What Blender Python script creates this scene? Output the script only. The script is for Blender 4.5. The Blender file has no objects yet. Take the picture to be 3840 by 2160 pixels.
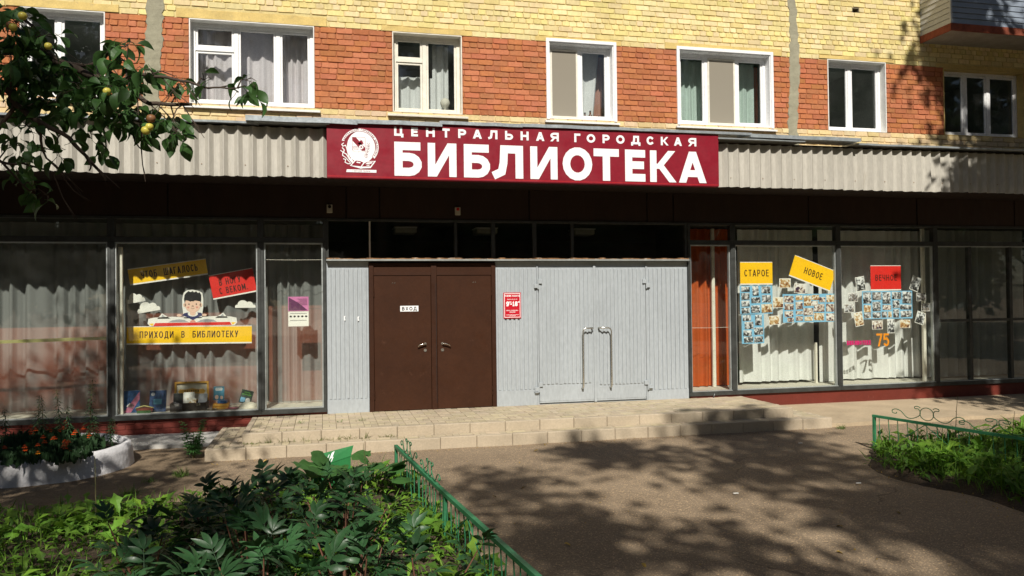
import bpy, math, random
from mathutils import Vector, Matrix
R = math.radians
rnd = random.Random(7)
sc = bpy.context.scene
col = sc.collection

# ------------------------------------------------------------------ camera
PSI, PIT, ROL = R(13.3), R(0.8), R(0.66)
CAM = Vector((0.0, -13.33, 2.12))
fwd = Vector((math.sin(PSI) * math.cos(PIT), math.cos(PSI) * math.cos(PIT), math.sin(PIT)))
r0 = Vector((math.cos(PSI), -math.sin(PSI), 0))
u0 = r0.cross(fwd)
rgt = r0 * math.cos(ROL) - u0 * math.sin(ROL)
upv = u0 * math.cos(ROL) + r0 * math.sin(ROL)
cd = bpy.data.cameras.new('camera')
cd.sensor_width = 36.0
cd.lens = 36.0 * 2005 / 2576
cd.clip_end = 900
cam = bpy.data.objects.new('camera', cd)
col.objects.link(cam)
cam.matrix_world = Matrix(((rgt.x, upv.x, -fwd.x, CAM.x), (rgt.y, upv.y, -fwd.y, CAM.y), (rgt.z, upv.z, -fwd.z, CAM.z), (0, 0, 0, 1)))
sc.camera = cam
FPX = 2005 * 3840 / 2576


def at(px, py, depth):
    """world point seen at photo pixel (3840 wide) at a given distance along the view axis"""
    return CAM + (fwd + rgt * ((px - 1920) / FPX) - upv * ((py - 1080) / FPX)) * depth


# ------------------------------------------------------------------ sky, sun, exposure
SUN_EL, SUN_AZ = R(41.0), R(12)          # sun stands in front of the facade, a little to the left
travel = Vector((math.sin(SUN_AZ) * math.cos(SUN_EL), math.cos(SUN_AZ) * math.cos(SUN_EL), -math.sin(SUN_EL)))
w = bpy.data.worlds.new('World')
sc.world = w
w.use_nodes = True
nt = w.node_tree
sky = nt.nodes.new('ShaderNodeTexSky')
sky.sky_type = 'NISHITA'
sky.sun_disc = False
sky.sun_elevation = SUN_EL
sky.sun_rotation = math.atan2(-travel.x, -travel.y)
bg = nt.nodes['Background']
bg.inputs[1].default_value = 0.05
nt.links.new(sky.outputs[0], bg.inputs[0])
sl = bpy.data.lights.new('sun', 'SUN')
sl.energy = 5.0
sl.angle = R(0.6)
sl.color = (1.0, 0.95, 0.86)
so = bpy.data.objects.new('sun', sl)
so.rotation_euler = travel.to_track_quat('-Z', 'Y').to_euler()
so.location = (0, -20, 30)
col.objects.link(so)
sc.view_settings.view_transform = 'Standard'
sc.view_settings.look = 'None'
sc.view_settings.exposure = 0.12
sc.view_settings.gamma = 1.0
sc.view_settings.use_curve_mapping = False


# ------------------------------------------------------------------ materials
def hx(s):
    v = [int(s[i:i + 2], 16) / 255 for i in (0, 2, 4)]
    return tuple(c / 12.92 if c <= .04045 else ((c + .055) / 1.055) ** 2.4 for c in v)


def mul(c, k):
    return tuple(min(1, x * k) for x in c[:3])


M = {}


def mat(name, c, rough=.6, var=.15, vs=3.0, bump=0.0, bs=40.0, metal=0.0, spec=.4, dirt=None, attr=False, obj=False, fine=.08, transl=0.0, randc=0.0, sx=(1, 1, 1)):
    m = bpy.data.materials.new(name)
    m.use_nodes = True
    N, L = m.node_tree.nodes, m.node_tree.links
    p = N['Principled BSDF']
    p.inputs['Roughness'].default_value = rough
    p.inputs['Metallic'].default_value = metal
    p.inputs['Specular IOR Level'].default_value = spec
    if obj:
        tc = N.new('ShaderNodeTexCoord').outputs['Object']
    else:
        tc = N.new('ShaderNodeNewGeometry').outputs['Position']
    mp = N.new('ShaderNodeMapping')
    mp.inputs['Scale'].default_value = sx
    L.new(tc, mp.inputs[0])
    tc = mp.outputs[0]

    def noise(scale, detail=6, rough_=.6):
        n = N.new('ShaderNodeTexNoise')
        n.inputs['Scale'].default_value = scale
        n.inputs['Detail'].default_value = detail
        n.inputs['Roughness'].default_value = rough_
        L.new(tc, n.inputs['Vector'])
        return n.outputs['Fac']

    def mrange(x, a, b, lo, hi):
        n = N.new('ShaderNodeMapRange')
        for i, v in enumerate((a, b, lo, hi)):
            n.inputs[i + 1].default_value = v
        L.new(x, n.inputs[0])
        return n.outputs[0]

    def scale_col(csock, f):
        n = N.new('ShaderNodeVectorMath')
        n.operation = 'SCALE'
        L.new(csock, n.inputs[0])
        L.new(f, n.inputs['Scale'])
        return n.outputs[0]

    if attr:
        a = N.new('ShaderNodeAttribute')
        a.attribute_name = 'tint'
        base = a.outputs['Color']
    else:
        a = N.new('ShaderNodeRGB')
        a.outputs[0].default_value = (*c[:3], 1)
        base = a.outputs[0]
    if randc:
        oi = N.new('ShaderNodeObjectInfo')
        base = scale_col(base, mrange(oi.outputs['Random'], 0, 1, 1 - randc, 1 + randc))
    base = scale_col(base, mrange(noise(vs), .3, .7, 1 - var, 1 + var))
    if fine:
        base = scale_col(base, mrange(noise(vs * 14, 3), .3, .7, 1 - fine, 1 + fine))
    if dirt:
        dc, ds, da, thr = dirt
        mx = N.new('ShaderNodeMix')
        mx.data_type = 'RGBA'
        L.new(mrange(noise(ds, 8, .7), thr, thr + .14, 0, da), mx.inputs['Factor'])
        L.new(base, mx.inputs['A'])
        mx.inputs['B'].default_value = (*dc, 1)
        base = mx.outputs['Result']
    L.new(base, p.inputs['Base Color'])
    if bump:
        b = N.new('ShaderNodeBump')
        b.inputs['Strength'].default_value = 1
        b.inputs['Distance'].default_value = bump
        L.new(noise(bs, 5), b.inputs['Height'])
        L.new(b.outputs[0], p.inputs['Normal'])
    L.new(mrange(noise(vs * 3, 4), .3, .7, max(0.02, rough - .1), min(1, rough + .1)), p.inputs['Roughness'])
    if transl:
        out = N['Material Output']
        t = N.new('ShaderNodeBsdfTranslucent')
        L.new(base, t.inputs[0])
        ms = N.new('ShaderNodeMixShader')
        ms.inputs[0].default_value = transl
        L.new(p.outputs[0], ms.inputs[1])
        L.new(t.outputs[0], ms.inputs[2])
        L.new(ms.outputs[0], out.inputs[0])
    M[name] = m
    return m


def glass(name, tint, refl=1.0, dust=.03):
    m = bpy.data.materials.new(name)
    m.use_nodes = True
    N, L = m.node_tree.nodes, m.node_tree.links
    N.remove(N['Principled BSDF'])
    t = N.new('ShaderNodeBsdfTransparent')
    t.inputs[0].default_value = (*tint, 1)
    g = N.new('ShaderNodeBsdfGlossy')
    g.inputs['Roughness'].default_value = .015
    g.inputs['Color'].default_value = (refl, refl, refl, 1)
    lw = N.new('ShaderNodeLayerWeight')          # Schlick reflectance, the same from both sides of the thin pane
    pw = N.new('ShaderNodeMath')
    pw.operation = 'POWER'
    pw.inputs[1].default_value = 5
    L.new(lw.outputs['Facing'], pw.inputs[0])
    fr = N.new('ShaderNodeMath')
    fr.operation = 'MULTIPLY_ADD'
    fr.inputs[1].default_value = .95
    fr.inputs[2].default_value = .04
    L.new(pw.outputs[0], fr.inputs[0])
    ms = N.new('ShaderNodeMixShader')
    L.new(fr.outputs[0], ms.inputs[0])
    L.new(t.outputs[0], ms.inputs[1])
    L.new(g.outputs[0], ms.inputs[2])
    d = N.new('ShaderNodeBsdfDiffuse')
    d.inputs[0].default_value = (.55, .55, .5, 1)
    geo = N.new('ShaderNodeNewGeometry')
    no = N.new('ShaderNodeTexNoise')
    no.inputs['Scale'].default_value = 2.2
    no.inputs['Detail'].default_value = 8
    no.inputs['Roughness'].default_value = .72
    L.new(geo.outputs['Position'], no.inputs['Vector'])
    mr = N.new('ShaderNodeMapRange')
    for i, v in enumerate((.4, .75, dust * .3, dust * 2.2)):
        mr.inputs[i + 1].default_value = v
    L.new(no.outputs['Fac'], mr.inputs[0])
    m2 = N.new('ShaderNodeMixShader')
    L.new(mr.outputs[0], m2.inputs[0])
    L.new(ms.outputs[0], m2.inputs[1])
    L.new(d.outputs[0], m2.inputs[2])
    L.new(m2.outputs[0], N['Material Output'].inputs[0])
    M[name] = m


def sheer(name, c, alpha):
    m = bpy.data.materials.new(name)
    m.use_nodes = True
    N, L = m.node_tree.nodes, m.node_tree.links
    N.remove(N['Principled BSDF'])
    d = N.new('ShaderNodeBsdfDiffuse')
    d.inputs[0].default_value = (*c, 1)
    tr = N.new('ShaderNodeBsdfTranslucent')
    tr.inputs[0].default_value = (*c, 1)
    a = N.new('ShaderNodeMixShader')
    a.inputs[0].default_value = .25
    L.new(d.outputs[0], a.inputs[1])
    L.new(tr.outputs[0], a.inputs[2])
    t = N.new('ShaderNodeBsdfTransparent')
    b = N.new('ShaderNodeMixShader')
    b.inputs[0].default_value = alpha
    L.new(t.outputs[0], b.inputs[1])
    L.new(a.outputs[0], b.inputs[2])
    L.new(b.outputs[0], N['Material Output'].inputs[0])
    M[name] = m


def asphalt(name):
    m = bpy.data.materials.new(name)
    m.use_nodes = True
    N, L = m.node_tree.nodes, m.node_tree.links
    p = N['Principled BSDF']
    p.inputs['Roughness'].default_value = .9
    p.inputs['Specular IOR Level'].default_value = .25
    pos = N.new('ShaderNodeNewGeometry').outputs['Position']

    def tex(kind, scale, **k):
        n = N.new(kind)
        n.inputs['Scale'].default_value = scale
        if 'detail' in k:
            n.inputs['Detail'].default_value = k['detail']
        L.new(pos, n.inputs['Vector'])
        return n

    def ramp(x, stops):
        n = N.new('ShaderNodeValToRGB')
        e = n.color_ramp.elements
        while len(e) < len(stops):
            e.new(.5)
        for el, (ps, c) in zip(e, stops):
            el.position = ps
            el.color = (*c, 1)
        L.new(x, n.inputs[0])
        return n.outputs[0]

    def mixc(f, a, b, mode='MIX'):
        n = N.new('ShaderNodeMix')
        n.data_type = 'RGBA'
        n.blend_type = mode
        if isinstance(f, float):
            n.inputs['Factor'].default_value = f
        else:
            L.new(f, n.inputs['Factor'])
        L.new(a, n.inputs['A'])
        L.new(b, n.inputs['B'])
        return n.outputs['Result']

    big = ramp(tex('ShaderNodeTexNoise', .55, detail=7).outputs['Fac'], [(.3, (.23, .174, .118)), (.5, (.27, .204, .137)), (.62, (.295, .225, .152)), (.75, (.345, .262, .176))])
    vor = tex('ShaderNodeTexVoronoi', 95)
    sp = N.new('ShaderNodeSeparateColor')
    L.new(vor.outputs['Color'], sp.inputs[0])
    stone = ramp(sp.outputs[0], [(0, (.78, .78, .78)), (.6, (1, 1, 1)), (.86, (1.08, 1.07, 1.05)), (.95, (1.65, 1.58, 1.45)), (1, (2.3, 2.15, 1.9))])
    c = mixc(1.0, big, stone, 'MULTIPLY')
    fine = ramp(tex('ShaderNodeTexNoise', 160, detail=3).outputs['Fac'], [(.3, (.7, .7, .7)), (.7, (1.3, 1.3, 1.3))])
    c = mixc(1.0, c, fine, 'MULTIPLY')
    # fine cracks, wandering and broken up
    wob = tex('ShaderNodeTexNoise', 2.5, detail=4)
    wa = N.new('ShaderNodeVectorMath')
    wa.operation = 'MULTIPLY_ADD'
    L.new(wob.outputs['Color'], wa.inputs[0])
    wa.inputs[1].default_value = (.55, .55, 0)
    L.new(pos, wa.inputs[2])
    ce = N.new('ShaderNodeTexVoronoi')
    ce.feature = 'DISTANCE_TO_EDGE'
    ce.inputs['Scale'].default_value = .55
    L.new(wa.outputs[0], ce.inputs['Vector'])
    line = ramp(ce.outputs['Distance'], [(.0, (.8, .8, .8)), (.003, (.5, .5, .5)), (.008, (0, 0, 0))])
    brk = ramp(tex('ShaderNodeTexNoise', 1.1, detail=3).outputs['Fac'], [(.5, (0, 0, 0)), (.62, (1, 1, 1))])
    crk = mixc(1.0, line, brk, 'MULTIPLY')
    dk = N.new('ShaderNodeRGB')
    dk.outputs[0].default_value = (.11, .082, .056, 1)
    c = mixc(crk, c, dk.outputs[0])
    L.new(c, p.inputs['Base Color'])
    b = N.new('ShaderNodeBump')
    b.inputs['Distance'].default_value = .002
    L.new(vor.outputs['Distance'], b.inputs['Height'])
    b2 = N.new('ShaderNodeBump')
    b2.inputs['Distance'].default_value = .012
    L.new(tex('ShaderNodeTexNoise', 22, detail=6).outputs['Fac'], b2.inputs['Height'])
    L.new(b.outputs[0], b2.inputs['Normal'])
    L.new(b2.outputs[0], p.inputs['Normal'])
    M[name] = m


def picture(name, stops):
    """small snapshot: pale upper half, darker figures below, different for every print"""
    m = bpy.data.materials.new(name)
    m.use_nodes = True
    N, L = m.node_tree.nodes, m.node_tree.links
    p = N['Principled BSDF']
    p.inputs['Roughness'].default_value = .35
    tc = N.new('ShaderNodeTexCoord').outputs['Object']
    oi = N.new('ShaderNodeObjectInfo')
    sc_ = N.new('ShaderNodeMath')
    sc_.operation = 'MULTIPLY'
    sc_.inputs[1].default_value = 37
    L.new(oi.outputs['Random'], sc_.inputs[0])
    ad = N.new('ShaderNodeVectorMath')
    ad.operation = 'ADD'
    L.new(tc, ad.inputs[0])
    L.new(sc_.outputs[0], ad.inputs[1])
    v = N.new('ShaderNodeTexVoronoi')
    v.inputs['Scale'].default_value = 30
    L.new(ad.outputs[0], v.inputs['Vector'])
    sp = N.new('ShaderNodeSeparateColor')
    L.new(v.outputs['Color'], sp.inputs[0])
    sz = N.new('ShaderNodeSeparateXYZ')
    L.new(tc, sz.inputs[0])
    n = N.new('ShaderNodeTexNoise')
    n.inputs['Scale'].default_value = 18
    n.inputs['Detail'].default_value = 6
    L.new(ad.outputs[0], n.inputs['Vector'])
    a1 = N.new('ShaderNodeMath')
    a1.operation = 'MULTIPLY_ADD'
    L.new(sz.outputs['Z'], a1.inputs[0])
    a1.inputs[1].default_value = 3.2
    L.new(sp.outputs[0], a1.inputs[2])
    a2 = N.new('ShaderNodeMath')
    a2.operation = 'MULTIPLY_ADD'
    L.new(n.outputs['Fac'], a2.inputs[0])
    a2.inputs[1].default_value = 1.4
    L.new(a1.outputs[0], a2.inputs[2])
    a3 = N.new('ShaderNodeMath')
    a3.operation = 'MULTIPLY'
    L.new(a2.outputs[0], a3.inputs[0])
    a3.inputs[1].default_value = .42
    r = N.new('ShaderNodeValToRGB')
    e = r.color_ramp.elements
    while len(e) < len(stops):
        e.new(.5)
    for el, (ps, c) in zip(e, stops):
        el.position = ps
        el.color = (*c, 1)
    L.new(a3.outputs[0], r.inputs[0])
    L.new(r.outputs[0], p.inputs['Base Color'])
    M[name] = m


YEL, ORA, CRM, RED = (.75, .62, .29), (.45, .158, .066), (.70, .54, .30), (.145, .023, .014)
mat('brick_paint', YEL, .85, .1, 1.3, .0035, 70, attr=True, fine=.1, dirt=((.5, .36, .17), 4.0, .45, .57), sx=(1, 1, .6))
mat('brick_orange', ORA, .85, .1, 1.6, .0035, 70, attr=True, fine=.12, dirt=((.6, .32, .19), 6.0, .55, .6))
mat('mortar_yellow', mul(YEL, .8), .95, .2, 2.5, .006, 50, dirt=((.4, .29, .14), 9, .6, .52))
mat('mortar_orange', mul(ORA, .8), .95, .2, 2.5, .006, 50)
mat('mortar_cream', mul(CRM, .85), .95, .2, 2.5, .006, 50)
mat('plaster_yellow', (.62, .46, .17), .9, .16, 4, .004, 25, dirt=((.36, .29, .19), 6, .5, .55))
mat('cement', (.30, .28, .20), .95, .16, 5, .01, 18)
mat('red_paint', RED, .7, .2, 3, .002, 60, attr=True, dirt=((.5, .36, .3), 30, .5, .68))
mat('plinth_red', (.135, .022, .013), .6, .14, 2, .0015, 50, dirt=((.34, .1, .06), 9, .5, .62))
mat('white_paint', (.8, .8, .78), .45, .05, 4, .001, 60, dirt=((.5, .46, .38), 9, .45, .66))
mat('white_pvc', (.82, .82, .82), .3, .03, 4)
mat('old_white', (.72, .68, .58), .6, .1, 8, .001, 60, dirt=((.42, .33, .22), 14, .6, .6))
mat('reveal_white', (.74, .73, .69), .85, .1, 5, .003, 40, dirt=((.45, .42, .36), 9, .5, .62))
mat('sheet_grey', (.46, .435, .38), .5, .09, 2.2, .001, 40, spec=.3, dirt=((.3, .25, .18), 3, .4, .6), sx=(1, 1, .3))
mat('galvanised', (.52, .57, .6), .38, .18, 9, metal=.55, dirt=((.3, .28, .24), 6, .45, .62))
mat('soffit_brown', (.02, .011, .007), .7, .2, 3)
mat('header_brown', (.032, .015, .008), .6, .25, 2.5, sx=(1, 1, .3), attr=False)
mat('dark_frame', (.055, .058, .055), .45, .3, 6, metal=.3, dirt=((.2, .18, .15), 20, .6, .66))
mat('alu_frame', (.42, .45, .44), .4, .15, 6, metal=.5, dirt=((.2, .15, .1), 16, .7, .6))
mat('rust', (.24, .12, .05), .9, .4, 12, .002, 60, dirt=((.55, .5, .42), 14, .8, .52))
mat('door_brown', (.042, .0148, .006), .6, .16, 1.6, .0012, 30, spec=.18, dirt=((.16, .075, .045), 6, .4, .62))
mat('door_brown_frame', (.038, .0135, .0058), .55, .14, 2, .0012, 30, spec=.2)
mat('grey_paint', (.365, .395, .415), .6, .06, 2.0, .0015, 55, dirt=((.29, .31, .32), 4, .5, .6), sx=(1, 1, .35))
mat('steel', (.6, .58, .52), .28, .15, 12, metal=.9)
mat('chrome', (.75, .72, .66), .18, .1, 20, metal=1.0)
mat('sign_red', (.23, .010, .022), .42, .05, 1.5, spec=.35, dirt=((.3, .03, .045), 2, .4, .6))
mat('sign_white', (.86, .86, .86), .5, .02, 3)
mat('hours_red', (.5, .006, .02), .4, .04, 3)
mat('banner_yellow', (.95, .56, .004), .55, .04, 3)
mat('banner_red', (.7, .022, .014), .55, .05, 3)
mat('ink_brown', (.03, .008, .004), .6, .1, 3)
mat('ink_black', (.006, .006, .008), .6, .1, 3)
mat('paper', (.84, .82, .76), .7, .04, 4)
mat('blue_card', (.22, .5, .72), .7, .05, 4)
mat('pink_paper', (.62, .2, .42), .7, .08, 8)
mat('plum_paper', (.13, .03, .1), .7, .1, 8)
mat('magenta', (.66, .012, .17), .6, .05, 4)
mat('orange_ink', (.85, .3, .01), .6, .05, 4)
mat('skin', (.82, .55, .42), .7, .02, 4)
mat('blush', (.7, .3, .24), .7, .02, 4)
mat('navy', (.03, .035, .12), .7, .05, 4)
mat('grey_ink', (.36, .37, .4), .7, .05, 4)
mat('wood_yellow', (.6, .33, .07), .45, .2, 14)
mat('leather_dark', (.03, .02, .014), .5, .3, 20)
mat('wicker', (.17, .045, .03), .7, .4, 60)
mat('asphalt_patch', (.12, .1, .08), .95, .2, 3)
asphalt('asphalt')
mat('soil', (.07, .048, .03), .98, .4, 3, .03, 18, fine=.3)
mat('soil_dust', (.2, .145, .09), .98, .25, 2.5, .02, 22, fine=.2)
mat('paver', (.48, .395, .275), .85, .1, 2.2, .003, 70, randc=.1, dirt=((.3, .24, .17), 5, .45, .58), attr=True)
mat('kerb', (.44, .365, .265), .85, .1, 2.5, .004, 45, randc=.06, dirt=((.28, .22, .15), 4, .45, .6))
mat('joint_dirt', (.16, .13, .085), .98, .3, 9, .004, 60)
mat('concrete_pale', (.46, .45, .42), .9, .15, 2.5, .006, 28, dirt=((.28, .26, .22), 5, .5, .6))
mat('pavement_sand', (.42, .33, .22), .92, .14, 1.8, .006, 30, dirt=((.25, .19, .12), 3, .4, .6))
mat('whitewash', (.66, .65, .66), .9, .1, 4, .012, 12, dirt=((.35, .31, .26), 6, .6, .6))
mat('siding_pale', (.5, .5, .48), .5, .05, 3)
mat('siding_blue', (.24, .28, .34), .5, .08, 3)
mat('slab_concrete', (.33, .3, .25), .9, .2, 3, .008, 20)
mat('slab_rust', (.24, .06, .03), .85, .35, 8, .004, 40)
mat('fence_green', (.035, .19, .085), .5, .22, 9, .001, 60, dirt=((.12, .06, .025), 16, .75, .63))
mat('board_green', (.03, .2, .06), .55, .15, 5, dirt=((.08, .2, .1), 9, .5, .6))
mat('bark', (.075, .055, .04), .95, .3, 9, .012, 30, sx=(1, 1, .4))
mat('twig', (.06, .042, .03), .9, .3, 12)
mat('leaf_apple', (.042, .1, .024), .5, .25, 30, spec=.4, transl=.35, randc=.45)
mat('leaf_tree', (.045, .1, .025), .55, .25, 4, transl=.25)
mat('leaf_peony', (.028, .08, .027), .45, .25, 22, spec=.4, transl=.2, randc=.4)
mat('leaf_bright', (.10, .23, .03), .6, .3, 2.2, transl=.35, attr=True)
mat('leaf_burdock', (.055, .15, .035), .6, .2, 9, transl=.3, randc=.3)
mat('leaf_feather', (.09, .24, .06), .6, .2, 9, transl=.3)
mat('leaf_dark', (.03, .07, .025), .55, .25, 9, transl=.2)
mat('stem', (.11, .1, .04), .7, .3, 9)
mat('stem_red', (.16, .07, .045), .6, .3, 9)
mat('marigold', (.6, .07, .004), .7, .25, 30)
mat('marigold_gold', (.75, .26, .006), .7, .2, 30)
mat('apple_yellow', (.6, .52, .09), .35, .12, 20)
mat('apple_brown', (.22, .1, .04), .5, .2, 20)
mat('dead_leaf', (.4, .26, .05), .8, .3, 20, randc=.4)
mat('interior', (.05, .05, .047), .9, .1, 2)
mat('interior_pale', (.42, .45, .42), .9, .08, 2)
mat('lamp_glass', (.5, .5, .42), .5, .05, 2)
mat('brown_board', (.29, .08, .042), .6, .25, 1.2, sx=(3, 1, .4))
mat('shelf_pale', (.6, .56, .46), .8, .1, 4, dirt=((.35, .28, .2), 8, .5, .6))
mat('curtain_orange', (.55, .1, .015), .8, .1, 3, transl=.2)
mat('curtain_white', (.8, .8, .77), .85, .06, 3, transl=.2)
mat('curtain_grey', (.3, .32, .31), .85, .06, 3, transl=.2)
mat('curtain_green', (.55, .66, .58), .8, .05, 3, transl=.2)
mat('curtain_pink', (.78, .70, .70), .85, .06, 3, transl=.25)
mat('curtain_salmon', (.5, .26, .19), .85, .06, 3, transl=.25)
mat('screen_mesh', (.25, .23, .2), .9, .05, 3)
mat('bottle_brown', (.12, .035, .01), .15, .1, 3)
mat('petal_white', (.75, .75, .72), .8, .05, 3)
mat('tape_yellow', (.45, .42, .16), .6, .1, 6)
mat('plastic_beige', (.5, .47, .38), .5, .05, 3)
mat('red_lens', (.5, .02, .02), .3, .05, 3)
mat('book_blue', (.04, .12, .3), .35, .55, 16, obj=True)
mat('book_pink', (.6, .2, .3), .35, .2, 16)
mat('book_navy', (.02, .05, .13), .35, .7, 18, obj=True)
mat('book_teal', (.07, .22, .32), .35, .25, 16, obj=True)
mat('book_green', (.03, .06, .04), .35, .3, 16, obj=True)
mat('book_orange', (.65, .28, .03), .5, .1, 16)
mat('ink_green', (.2, .6, .1), .6, .05, 4)
sheer('sheer_white', (.7, .72, .7), .36)
sheer('sheer_dim', (.5, .52, .5), .7)
sheer('mesh_screen', (.42, .38, .31), .72)
glass('shop_glass', (.95, .965, .95), 1.0, .006)
glass('window_glass', (.92, .94, .94), 1.0, .01)
picture('photo_bw', [(.22, (.015, .015, .015)), (.36, (.06, .06, .06)), (.48, (.2, .2, .2)), (.58, (.5, .5, .5)), (.7, (.8, .8, .79))])
picture('photo_colour', [(.2, (.03, .03, .08)), (.34, (.12, .05, .05)), (.44, (.32, .22, .16)), (.56, (.6, .52, .44)), (.7, (.8, .78, .74))])
picture('photo_warm', [(.2, (.1, .03, .02)), (.36, (.4, .2, .07)), (.48, (.55, .38, .18)), (.58, (.75, .66, .5)), (.72, (.8, .78, .68))])
picture('photo_shelf', [(.2, (.02, .03, .03)), (.36, (.1, .1, .1)), (.48, (.3, .24, .2)), (.58, (.42, .42, .44)), (.7, (.75, .75, .73))])


# ------------------------------------------------------------------ mesh helpers
class MB:
    def __init__(s):
        s.v, s.f, s.c = [], [], []

    def add(s, vs, fs, c=None):
        o = len(s.v)
        s.v += [tuple(q) for q in vs]
        s.f += [tuple(i + o for i in q) for q in fs]
        s.c += [c] * len(fs)

    def box(s, x0, x1, y0, y1, z0, z1, c=None):
        s.add([(x0, y0, z0), (x1, y0, z0), (x1, y1, z0), (x0, y1, z0), (x0, y0, z1), (x1, y0, z1), (x1, y1, z1), (x0, y1, z1)],
              [(0, 1, 5, 4), (1, 2, 6, 5), (2, 3, 7, 6), (3, 0, 4, 7), (4, 5, 6, 7), (3, 2, 1, 0)], c)
        return s

    def cbox(s, x0, x1, y0, y1, z0, z1, b=.006, c=None):
        """box with chamfered edges"""
        b = min(b, (x1 - x0) * .45, (y1 - y0) * .45, (z1 - z0) * .45)
        X, Y, Z = (x0, x1), (y0, y1), (z0, z1)
        vs, idx = [], {}
        for i in (0, 1):
            for j in (0, 1):
                for k in (0, 1):
                    dx, dy, dz = (b, -b)[i], (b, -b)[j], (b, -b)[k]
                    for a, v in enumerate(((X[i], Y[j] + dy, Z[k] + dz), (X[i] + dx, Y[j], Z[k] + dz), (X[i] + dx, Y[j] + dy, Z[k]))):
                        idx[i, j, k, a] = len(vs)
                        vs.append(v)
        fs = []
        for i in (0, 1):
            q = [idx[i, j, k, 0] for j, k in ((0, 0), (1, 0), (1, 1), (0, 1))]
            fs.append(q if i else q[::-1])
            q = [idx[j, i, k, 1] for j, k in ((0, 0), (1, 0), (1, 1), (0, 1))]
            fs.append(q[::-1] if i else q)
            q = [idx[j, k, i, 2] for j, k in ((0, 0), (1, 0), (1, 1), (0, 1))]
            fs.append(q if i else q[::-1])
        for i in (0, 1):
            for j in (0, 1):
                q = [idx[i, j, 0, 0], idx[i, j, 1, 0], idx[i, j, 1, 1], idx[i, j, 0, 1]]
                fs.append(q if (i != j) else q[::-1])
                q = [idx[i, 0, j, 0], idx[i, 1, j, 0], idx[i, 1, j, 2], idx[i, 0, j, 2]]
                fs.append(q if (i == j) else q[::-1])
                q = [idx[0, i, j, 1], idx[1, i, j, 1], idx[1, i, j, 2], idx[0, i, j, 2]]
                fs.append(q if (i != j) else q[::-1])
        for i in (0, 1):
            for j in (0, 1):
                for k in (0, 1):
                    q = [idx[i, j, k, a] for a in (0, 1, 2)]
                    fs.append(q if (i + j + k) % 2 else q[::-1])
        s.add(vs, fs, c)
        return s

    def prism(s, poly, y0, y1, c=None):
        """polygon in x,z (counter-clockwise seen from -y) extruded in y"""
        n = len(poly)
        s.add([(x, y0, z) for x, z in poly] + [(x, y1, z) for x, z in poly],
              [tuple(range(n))] + [tuple(range(2 * n - 1, n - 1, -1))] + [(i, i + n, (i + 1) % n + n, (i + 1) % n) for i in range(n)], c)
        return s

    def tube(s, pts, r, n=6, cap=True, c=None):
        pts = [Vector(p) for p in pts]
        rs = r if isinstance(r, (list, tuple)) else [r] * len(pts)
        vs, fs = [], []
        prev = None
        for i, p in enumerate(pts):
            d = (pts[min(i + 1, len(pts) - 1)] - pts[max(i - 1, 0)])
            d = d.normalized() if d.length > 1e-9 else Vector((0, 0, 1))
            a = prev if prev is not None else (Vector((0, 0, 1)) if abs(d.z) < .9 else Vector((1, 0, 0)))
            u = (a - d * a.dot(d))
            u = u.normalized() if u.length > 1e-6 else d.orthogonal().normalized()
            prev = u
            v = d.cross(u)
            for k in range(n):
                t = 2 * math.pi * k / n
                vs.append(p + (u * math.cos(t) + v * math.sin(t)) * rs[i])
        for i in range(len(pts) - 1):
            for k in range(n):
                fs.append((i * n + k, i * n + (k + 1) % n, (i + 1) * n + (k + 1) % n, (i + 1) * n + k))
        if cap:
            fs.append(tuple(range(n - 1, -1, -1)))
            fs.append(tuple(range((len(pts) - 1) * n, len(pts) * n)))
        s.add(vs, fs, c)
        return s

    def lathe(s, cx, cy, prof, n=10, c=None):
        vs, fs = [], []
        for r, z in prof:
            for k in range(n):
                t = 2 * math.pi * k / n
                vs.append((cx + r * math.cos(t), cy + r * math.sin(t), z))
        for i in range(len(prof) - 1):
            for k in range(n):
                fs.append((i * n + k, i * n + (k + 1) % n, (i + 1) * n + (k + 1) % n, (i + 1) * n + k))
        fs.append(tuple(range(n - 1, -1, -1)))
        fs.append(tuple(range((len(prof) - 1) * n, len(prof) * n)))
        s.add(vs, fs, c)
        return s

    def mesh(s, name, m, origin=(0, 0, 0), smooth=False):
        me = bpy.data.meshes.new(name)
        ox, oy, oz = origin
        me.from_pydata([(x - ox, y - oy, z - oz) for x, y, z in s.v], [], s.f)
        me.materials.append(M[m])
        if any(q is not None for q in s.c):
            a = me.color_attributes.new('tint', 'FLOAT_COLOR', 'CORNER')
            buf = []
            for q, fc in zip(s.c, s.f):
                q = q or (.5, .5, .5)
                buf += [q[0], q[1], q[2], 1.0] * len(fc)
            a.data.foreach_set('color', buf)
        if smooth:
            me.polygons.foreach_set('use_smooth', [True] * len(me.polygons))
        me.update()
        return me

    def build(s, name, m, parent=None, smooth=False, **k):
        xs, ys, zs = zip(*s.v)
        o = ((min(xs) + max(xs)) / 2, (min(ys) + max(ys)) / 2, min(zs))
        return put(name, s.mesh(name, m, o, smooth), o, parent, **k)


WLOC = {}


def put(name, me, wloc, parent=None, rot=None, scale=None, **k):
    o = bpy.data.objects.new(name, me)
    col.objects.link(o)
    wl = Vector(wloc)
    if parent is not None:
        o.parent = parent
        o.location = wl - WLOC[parent.name]
    else:
        o.location = wl
    if rot is not None:
        o.rotation_euler = rot
    if scale is not None:
        o.scale = (scale,) * 3 if isinstance(scale, (int, float)) else scale
    WLOC[o.name] = wl
    tag(o, **k)
    return o


def tag(o, label=None, cat=None, group=None, kind=None):
    if label:
        o['label'] = label
    if cat:
        o['category'] = cat
    if group:
        o['group'] = group
    if kind:
        o['kind'] = kind
    return o


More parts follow.
